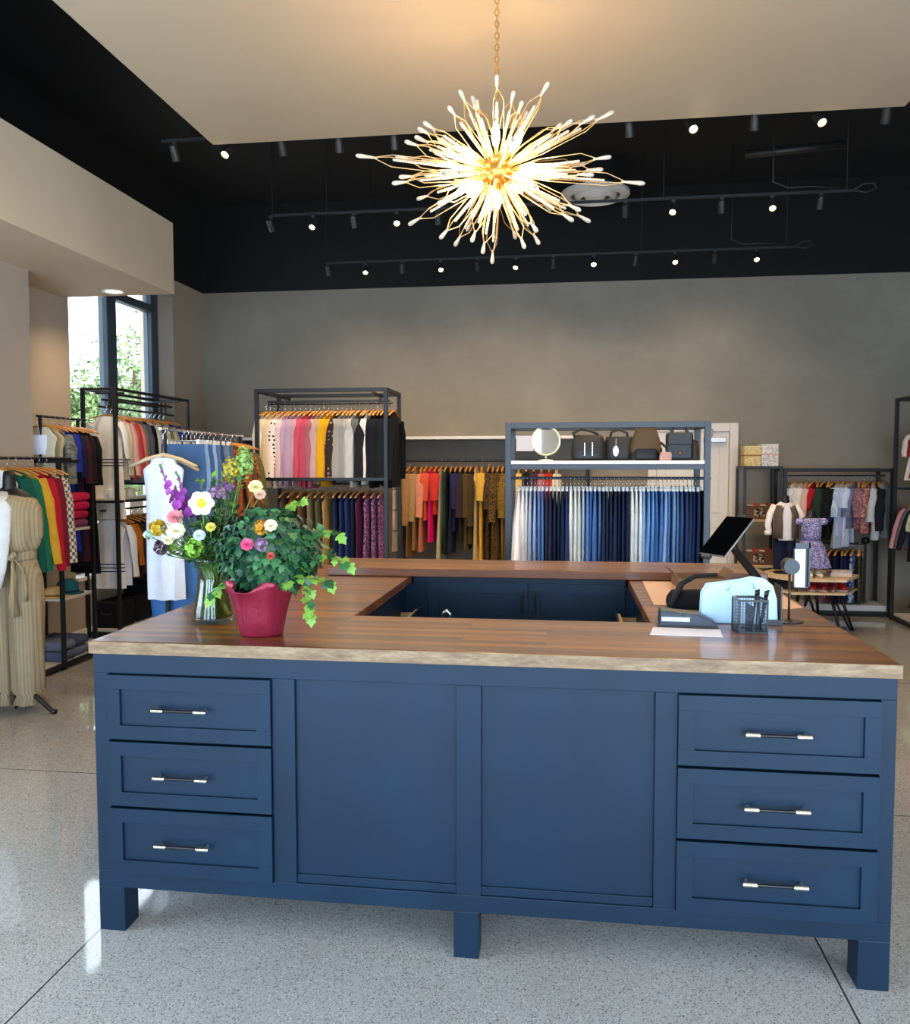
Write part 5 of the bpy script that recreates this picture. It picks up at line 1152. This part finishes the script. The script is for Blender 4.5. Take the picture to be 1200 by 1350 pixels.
# white anemone
tp = vt(266, 664, .28); t = flower('anemone', 'large white anemone with a yellow-green centre facing the entrance', tp); M = facing((.3, -.95, .15)); m = MB()
petal_ring(m, tp, 6, .05, .05, .28, .0, M); petal_ring(m, tp, 5, .043, .046, .5, 0, M, .5); m.build('petals', mat('petal_white', 'f0ece2', .6), t, True)
m = MB(); m.ell(tp+M@V((0, 0, .012)), (.018, .018, .013), 14, 8, M); m.build('centre', mat('yellow_green_centre', 'c7c22a', .7), t, True)
def rose(px, py, Y, c, label, r=.03, base=(VX, VY), iv=True, grp='flowers in the glass vase', nm='rose'):
    tp = vt(px, py, Y, base); t = flower(nm, label, tp, base, iv, grp); M = facing((.25, -.8, .5)); m = MB()
    for k, (rr, ti, nn_) in enumerate(((r, .2, 8), (r*.95, .5, 8), (r*.84, .8, 7), (r*.7, 1.02, 6), (r*.55, 1.2, 5), (r*.42, 1.38, 4))): petal_ring(m, tp, nn_, rr, rr*1.0, ti, r*.12, M, k*.55)
    m.build('petals', mat('petal_'+c, c, .6), t, True)
    m = MB(); petal_ring(m, tp, 5, r*.8, r*.3, -.2, 0, M); m.build('sepals', G[1], t, True)
rose(231, 682, .33, 'e58a93', 'salmon pink rose under the purple snapdragons', .032)
rose(233, 700, .3, 'f1e6c8', 'cream rose low in the vase bouquet under the pink one', .034)
rose(222, 712, .33, 'e9e0b8', 'pale yellow rose at the vase rim next to the purple-brown sprig', .022)
rose(263, 706, .26, 'd5e3ee', 'small pale bluish white bloom just above the ivy edge', .024, nm='small_rose')
rose(278, 695, .27, 'e6d860', 'small yellow bloom just below the white anemone', .02, nm='small_rose')
def cluster(name, label, px, py, Y, c, n, R_, r, base=(VX, VY), iv=True, grp='flowers in the glass vase', part='florets', squash=1.0):
    tp = vt(px, py, Y, base); t = flower(name, label, tp, base, iv, grp); g = random.Random(px); m = MB()
    for k in range(n):
        d = V((g.gauss(0, 1), g.gauss(0, 1), g.gauss(0, 1)+.3)).normalized(); p = tp + V((d.x*R_, d.y*R_, d.z*R_*squash))*g.uniform(.6, 1)
        petal_ring(m, p, 5, r, r*.8, .5, 0, facing(d), k)
    m.build(part, mat('petal_'+c, c, .6), t, True)
    m = MB()
    for k in range(8):
        d = V((g.gauss(0, 1), g.gauss(0, 1), g.uniform(-.2, .8))).normalized(); m.tube([tp-V((0, 0, R_)), tp+d*R_*.8], .0012, 4)
    m.build('stalks', M_STEM, t)
cluster('statice', 'fluffy mustard yellow bloom at the window side of the bouquet', 208, 696, .36, 'c9a21f', 60, .03, .012)
cluster('aster', 'lilac pink aster cluster above the white anemone', 287, 652, .4, 'b98aae', 60, .032, .014)
cluster('aster', 'deeper violet aster cluster beside the lilac one', 300, 643, .44, '9a5c9c', 40, .026, .013)
cluster('goldenrod', 'yellow green goldenrod spray at the top of the bouquet', 305, 620, .42, 'b8a52c', 90, .035, .009, squash=1.5)
cluster('goldenrod', 'tall pale green feathery spray, highest in the bouquet', 322, 612, .45, '8fb25c', 110, .034, .01, squash=2.1)
cluster('hydrangea', 'lime green hydrangea head over the vase rim', 257, 722, .3, '8fbf3e', 70, .034, .013)
cluster('hydrangea', 'small lime green sprig between the yellow bloom and the vase', 225, 718, .38, '9ac04a', 40, .024, .011)
cluster('scabiosa', 'dark purple-brown sprig drooping at the window side of the vase', 212, 722, .33, '4d3246', 36, .026, .012)
cluster('wax_flower', 'tiny pale mint blossoms at the window tip of the bouquet', 196, 706, .38, 'bcd8c4', 24, .018, .009)
rose(337, 642, .42, 'e4d79a', 'pale yellow lily bloom at the top edge of the bouquet over the ivy', .03, nm='lily')
rose(343, 652, .42, 'e2b79a', 'peach lily bloom beside the pale yellow one over the ivy', .024, nm='lily')
# bouquet greenery
t = thing('bouquet_greenery', 'loose green leaves and stems filling the glass vase bouquet', 'greenery', (VX, VY, CT))
g = random.Random(3); m = MB(); sm = MB()
for k in range(130):
    a = g.uniform(0, 2*pi); rr = g.uniform(.02, .17); top = V((rr*cos(a)*1.0 - .015, rr*sin(a)*.75, g.uniform(.25, .43)))
    if k < 16: top = V((g.uniform(-.02, .14), g.uniform(-.06, .05), g.uniform(.44, .6)))
    pts = stem_pts(tuple(top), .04); sm.tube(pts, .0022, 5)
    for j in range(12 if k >= 16 else 24):
        q = g.uniform(.45, 1); i0 = min(3, int(q*4)); f_ = q*4-i0; p = V(pts[i0]).lerp(V(pts[i0+1]), f_)
        d = V((g.gauss(0, 1), g.gauss(0, 1), g.uniform(-.1, .9)))
        leaf(m, p, d, (0, 0, 1), g.uniform(.03, .062), g.uniform(.016, .03), g.choice((0, 1, 1, 3, 3, 2)))
for k in range(26):
    a = g.uniform(0, 2*pi); r0 = g.uniform(0, .05); sm.tube([(r0*cos(a), r0*sin(a), .02), (r0*.5*cos(a+1), r0*.5*sin(a+1), .15), (.05*cos(a), .05*sin(a), .25)], .0026, 5)
m.build('leaves', G, t, True); sm.build('stems', M_STEM, t, True)

PX, PY = .555, .19
t = thing('potted_ivy', 'bushy green ivy in a crinkled red foil pot on the counter edge', 'potted plant', (PX, PY, CT))
lp = []; g = random.Random(11); n = 48
for r, z, a_ in ((.072, 0, .01), (.078, .01, .02), (.088, .07, .04), (.1, .12, .05), (.112, .155, .06), (.126, .175, .1), (.132, .19, .22)):
    lp.append([((r*(1+a_*(.5*sin(7*2*pi*k/n+z*9)+.4*sin(13*2*pi*k/n+1))))*cos(2*pi*k/n), (r*(1+a_*(.5*sin(7*2*pi*k/n+z*9)+.4*sin(13*2*pi*k/n+1))))*sin(2*pi*k/n), z+(.02*a_/.22*sin(5*2*pi*k/n+.4) if a_ > .08 else 0)) for k in range(n)])
fo = MB().loops(lp, True, False).build('foil_wrap', mat('red_foil', '8c2138', .34, .35), t, True)
sd = fo.modifiers.new('solid', 'SOLIDIFY'); sd.thickness = .002
nb = NB(mat('red_foil', 'a8283e')); v_ = nb.n('ShaderNodeTexNoise', Scale=26, Detail=5, Distortion=1.2); nb.L(nb.co((1, 1, .45)), v_.inputs['Vector']); nb.bump(v_.outputs['Fac'], .5, .01)
MB().lathe([(.105, .15), (.06, .165), (.001, .17)], 28, cap=False).build('soil', mat('potting_soil', '2c1f17', .95), t, True)
m = MB(); vn = MB()
C0 = V((.015, .03, .31))
for k in range(1500):
    d = V((g.gauss(0, 1), g.gauss(0, 1), g.gauss(0, .9))).normalized(); q = g.uniform(.55, 1)**.5
    p = C0 + V((d.x*.2, d.y*.15, d.z*.165))*q
    if p.z < .15 and (p.x**2+p.y**2)**.5 < .13: continue
    if (p.x+PX-VX)**2+(p.y+PY-VY)**2 < .09**2 and p.z < .3: continue
    out = V((d.x, d.y, d.z*.6)); L_ = g.uniform(.026, .047)
    ld = V((out.x*.5+g.uniform(-.5, .5), out.y*.5+g.uniform(-.5, .5), -.6+g.uniform(-.5, .4)))
    leaf(m, p, ld, out+V((0, 0, .5)), L_, L_*.95, g.choice((0, 0, 1, 2, 2, 4, 4, 1)), .12, True)
# trailing vines
for pts in ([(.1, .0, .25), (.2, -.02, .28), (.27, -.02, .3), (.31, -.03, .29), (.34, -.03, .27)], [(.1, .03, .2), (.17, .0, .2), (.2, -.03, .17), (.2, -.04, .12), (.205, -.045, .085)], [(.12, .05, .33), (.2, .03, .37), (.25, .02, .385), (.29, .02, .37)], [(.1, -.05, .2), (.19, -.05, .22), (.25, -.03, .21), (.27, -.03, .2)], [(-.08, -.05, .2), (-.13, -.07, .19), (-.155, -.08, .15)], [(.05, .05, .4), (.1, .05, .47), (.14, .04, .49)]):
    vn.tube(pts, .0022, 6)
    for i in range(len(pts)*4):
        q = i/(len(pts)*4)*(len(pts)-1); i0 = int(q); p = V(pts[i0]).lerp(V(pts[min(i0+1, len(pts)-1)]), q-i0)
        leaf(m, p+V((0, -.004, 0)), (g.uniform(-.7, .7), g.uniform(-.9, -.1), g.uniform(-.9, .4)), (0, -.6, 1), g.uniform(.03, .046), .036, g.choice((1, 3, 0, 3)), .12, True)
    leaf(m, V(pts[-1]), V(pts[-1])-V(pts[-2])+V((0, -.02, -.03)), (0, -1, .4), .05, .045, 3, .1, True)
for k in range(60):
    d = V((g.gauss(0, 1), g.gauss(0, 1), g.gauss(0, .8))).normalized(); vn.tube([(d.x*.05, d.y*.05, .165), C0+V((d.x*.1, d.y*.09, d.z*.09)), C0+V((d.x*.18, d.y*.14, d.z*.15))], .0016, 4)
m.build('leaves', G, t, True); vn.build('vines', mat('ivy_vine', '5a5f35', .6), t, True)
PG = 'blooms set among the ivy leaves'
rose(326, 718, .03, 'd94f7d', 'hot pink ranunculus set among the ivy leaves', .024, (PX, PY), False, PG, 'ranunculus')
cluster('alstroemeria', 'yellow and rust bloom deep in the middle of the ivy', 344, 696, .035, 'c28a1f', 30, .02, .016, (PX, PY), False, PG)
rose(357, 693, .03, 'f0dcb8', 'cream lily bloom beside the rust bloom in the ivy', .024, (PX, PY), False, PG, 'lily')
cluster('heather', 'dusty lilac sprig beside the pink bloom in the ivy', 344, 719, .03, '9a7396', 40, .022, .009, (PX, PY), False, PG)
rose(357, 733, .03, 'b5463a', 'small brick red bloom low in the ivy', .015, (PX, PY), False, PG, 'small_rose')

# ------------------------------------------------------------------ chandelier
HC = atY(655, 227, 1.08)
t = thing('starburst_chandelier', 'large gold starburst chandelier of crystal spikes and glowing bulbs over the counter', 'chandelier', tuple(HC))
MB().ell((0, 0, 0), (.07, .07, .07), 24, 14).build('hub', M_GOLD, t, True)
M_WIRE = mat('champagne_wire', 'd9b27a', .3, .9)
M_CRYS = mat('warm_crystal', 'fff2dc', .12, 0, Transmission_Weight=.55, IOR=1.5, Specular_IOR_Level=.8)
M_BULB = emit('chandelier_bulb', 'ffc878', 55)
g = random.Random(21)
dirs = []
n = 44
for k in range(n):
    z = 1-2*(k+.5)/n; a = k*2.39996; r = math.sqrt(1-z*z); dirs.append((V((r*cos(a), r*sin(a), z)), .35+.07*g.random()+(.08+.06*g.random() if abs(z) < .4 else 0)))
for px, py, L_ in ((470, 205, .665), (838, 241, .66), (790, 157, .56), (545, 190, .46), (536, 233, .45), (797, 208, .5), (760, 275, .42), (557, 172, .42)):
    p = atY(px, py, HC.y) - HC; dirs.append((p.normalized(), L_))
def spike(L_):
    m = MB(); r = .031; r0 = .055
    m.m = 0
    for k in range(3):
        a = 2*pi*k/3; c_, s_ = cos(a), sin(a)
        m.tube([(.006*c_, .006*s_, r0), (r*c_, r*s_, r0+.3*(L_-r0)), (r*c_, r*s_, L_*.74), (.004*c_, .004*s_, L_*.86)], .0023, 5, False)
    m.m = 1
    zz = r0+.02; pr = [(.001, zz)]
    while zz < L_*.72: pr += [(.0075, zz+.007), (.0045, zz+.014)]; zz += .014
    m.lathe(pr+[(.001, zz+.003)], 8, cap=False)
    m.lathe([(.004, L_*.84), (.007, L_*.9), (.0105, L_*.965), (.008, L_*.99), (.001, L_)], 10, cap=False)
    return m
cache = {}
for d, L_ in dirs:
    L_ = round(L_/.03)*.03
    if L_ not in cache: cache[L_] = spike(L_).mesh('spike', [M_WIRE, M_CRYS], True)
    o = inst('spike', cache[L_], t); o.rotation_mode = 'QUATERNION'; o.rotation_quaternion = d.to_track_quat('Z', 'Y')
bl = MB(); bl.lathe([(.007, .1), (.012, .115), (.019, .14), (.018, .165), (.008, .195), (.001, .205)], 14, cap=False); bme = bl.mesh('bulb', M_BULB, True)
so_ = MB(); so_.tube([(0, 0, .05), (0, 0, .108)], .009, 10); sme = so_.mesh('bulb_socket', M_GOLD, True, 40)
for k, v in enumerate(((1, -.1, .05), (-1, -.1, .05), (.75, -.5, -.35), (-.75, -.45, .4), (-.55, -.5, -.55), (.55, -.4, .62), (0, -.35, .85), (.05, -.35, -.85), (-.2, .8, .5), (.5, .8, -.2), (-.7, .6, -.3), (.9, .3, -.3), (-.85, .2, -.3), (.2, .5, .8))):
    q = V(v).normalized().to_track_quat('Z', 'Y')
    o = inst('bulb_socket', sme, t); o.rotation_mode = 'QUATERNION'; o.rotation_quaternion = q
    b = inst('bulb', bme, o)
    if k % 2 == 0 or k < 4:
        pl_ = bpy.data.lights.new('bulb_light', 'POINT'); pl_.energy = BULB_W; pl_.color = (1, .66, .35); pl_.shadow_soft_size = .03
        po = bpy.data.objects.new('bulb_light', pl_); COL.objects.link(po); po.parent = t; po.location = V(v).normalized()*.24
MB().tube([(0, 0, .06), (0, 0, .3)], .006, 10).build('stem', M_GOLD, t, True)
zz = .3; ch = MB(); k = 0
while zz < 3.8-HC.z-.03:
    pts = []
    for i in range(13):
        a = 2*pi*i/12; x = .009*cos(a); z = zz+.013+.0165*sin(a); pts.append((x, 0, z) if k % 2 else (0, x, z))
    ch.tube(pts, .0024, 5, False); zz += .0255; k += 1
ch.build('chain', M_GOLD, t, True)
MB().lathe([(.002, -.03), (.03, -.028), (.06, -.012), (.06, 0)], 24).build('ceiling_canopy', M_GOLD, t, True, loc=(0, 0, 3.8-HC.z), ang=40)

# ------------------------------------------------------------------ outdoors beyond the bay window
struct(box('ground', mat('pale_concrete', 'b5b2a8', .9), -40, -3.7, -15, 45, -.25, -.05))
def tree(x, y, h_, r, c, label, seed, n=900, sparse=1.0):
    t = thing('tree', label, 'tree', (x, y, -.05), 0, 'trees outside the bay window'); g = random.Random(seed)
    MB().tube([(0, 0, 0), (.05, .02, h_*.4), (0, .1, h_*.75)], [.16, .12, .05], 10).build('trunk', mat('tree_bark', '4a3c30', .9), t, True)
    m = MB(); lm = [mat('foliage_%s_%d' % (c, i), cc, .7) for i, cc in enumerate((c, '566f3a', '668048'))]
    blobs = [(V((g.gauss(0, .42)*r, g.gauss(0, .42)*r, h_*.7+g.uniform(-.28, .2)*h_)), r*g.uniform(.3, .55)) for _ in range(16)]
    if sparse == 1.0:
        cm = MB()
        for b_, br_ in blobs: cm.ell(b_, (br_*.85, br_*.85, br_*.8), 12, 8)
        cm.build('inner_foliage', lm[0], t, True)
    for k in range(n):
        b_, br_ = g.choice(blobs); d = V((g.gauss(0, 1), g.gauss(0, 1), g.gauss(0, 1))).normalized()
        p = b_ + d*br_*g.uniform(.8, 1.08)*sparse
        leaf(m, p, (g.gauss(0, 1), g.gauss(0, 1), g.gauss(0, .7)), d, g.uniform(.06, .12), .06, g.randrange(3), .1)
    m.build('crown', lm, t, True)
    bm_ = MB()
    for b_, br_ in blobs: bm_.tube([(0, .05, h_*.45), b_*.6+V((0, 0, h_*.2)), b_], [.05, .03, .015], 6)
    bm_.build('branches', mat('tree_bark', '4a3c30'), t, True)
for px, Y, args in ((108, 11.0, (3.25, 1.0, '44592f', 'rounded light green tree seen low through the first window pane', 1, 6000)), (176, 13.5, (5.0, 1.3, '3f5730', 'taller open-crowned tree seen through the second window pane', 2, 2600, 1.25)), (150, 19.0, (3.4, 2.0, '4d6636', 'broad green tree farther off behind the two nearer trees', 3, 5000))):
    tree(atY(px, 560, Y).x, Y, *args)
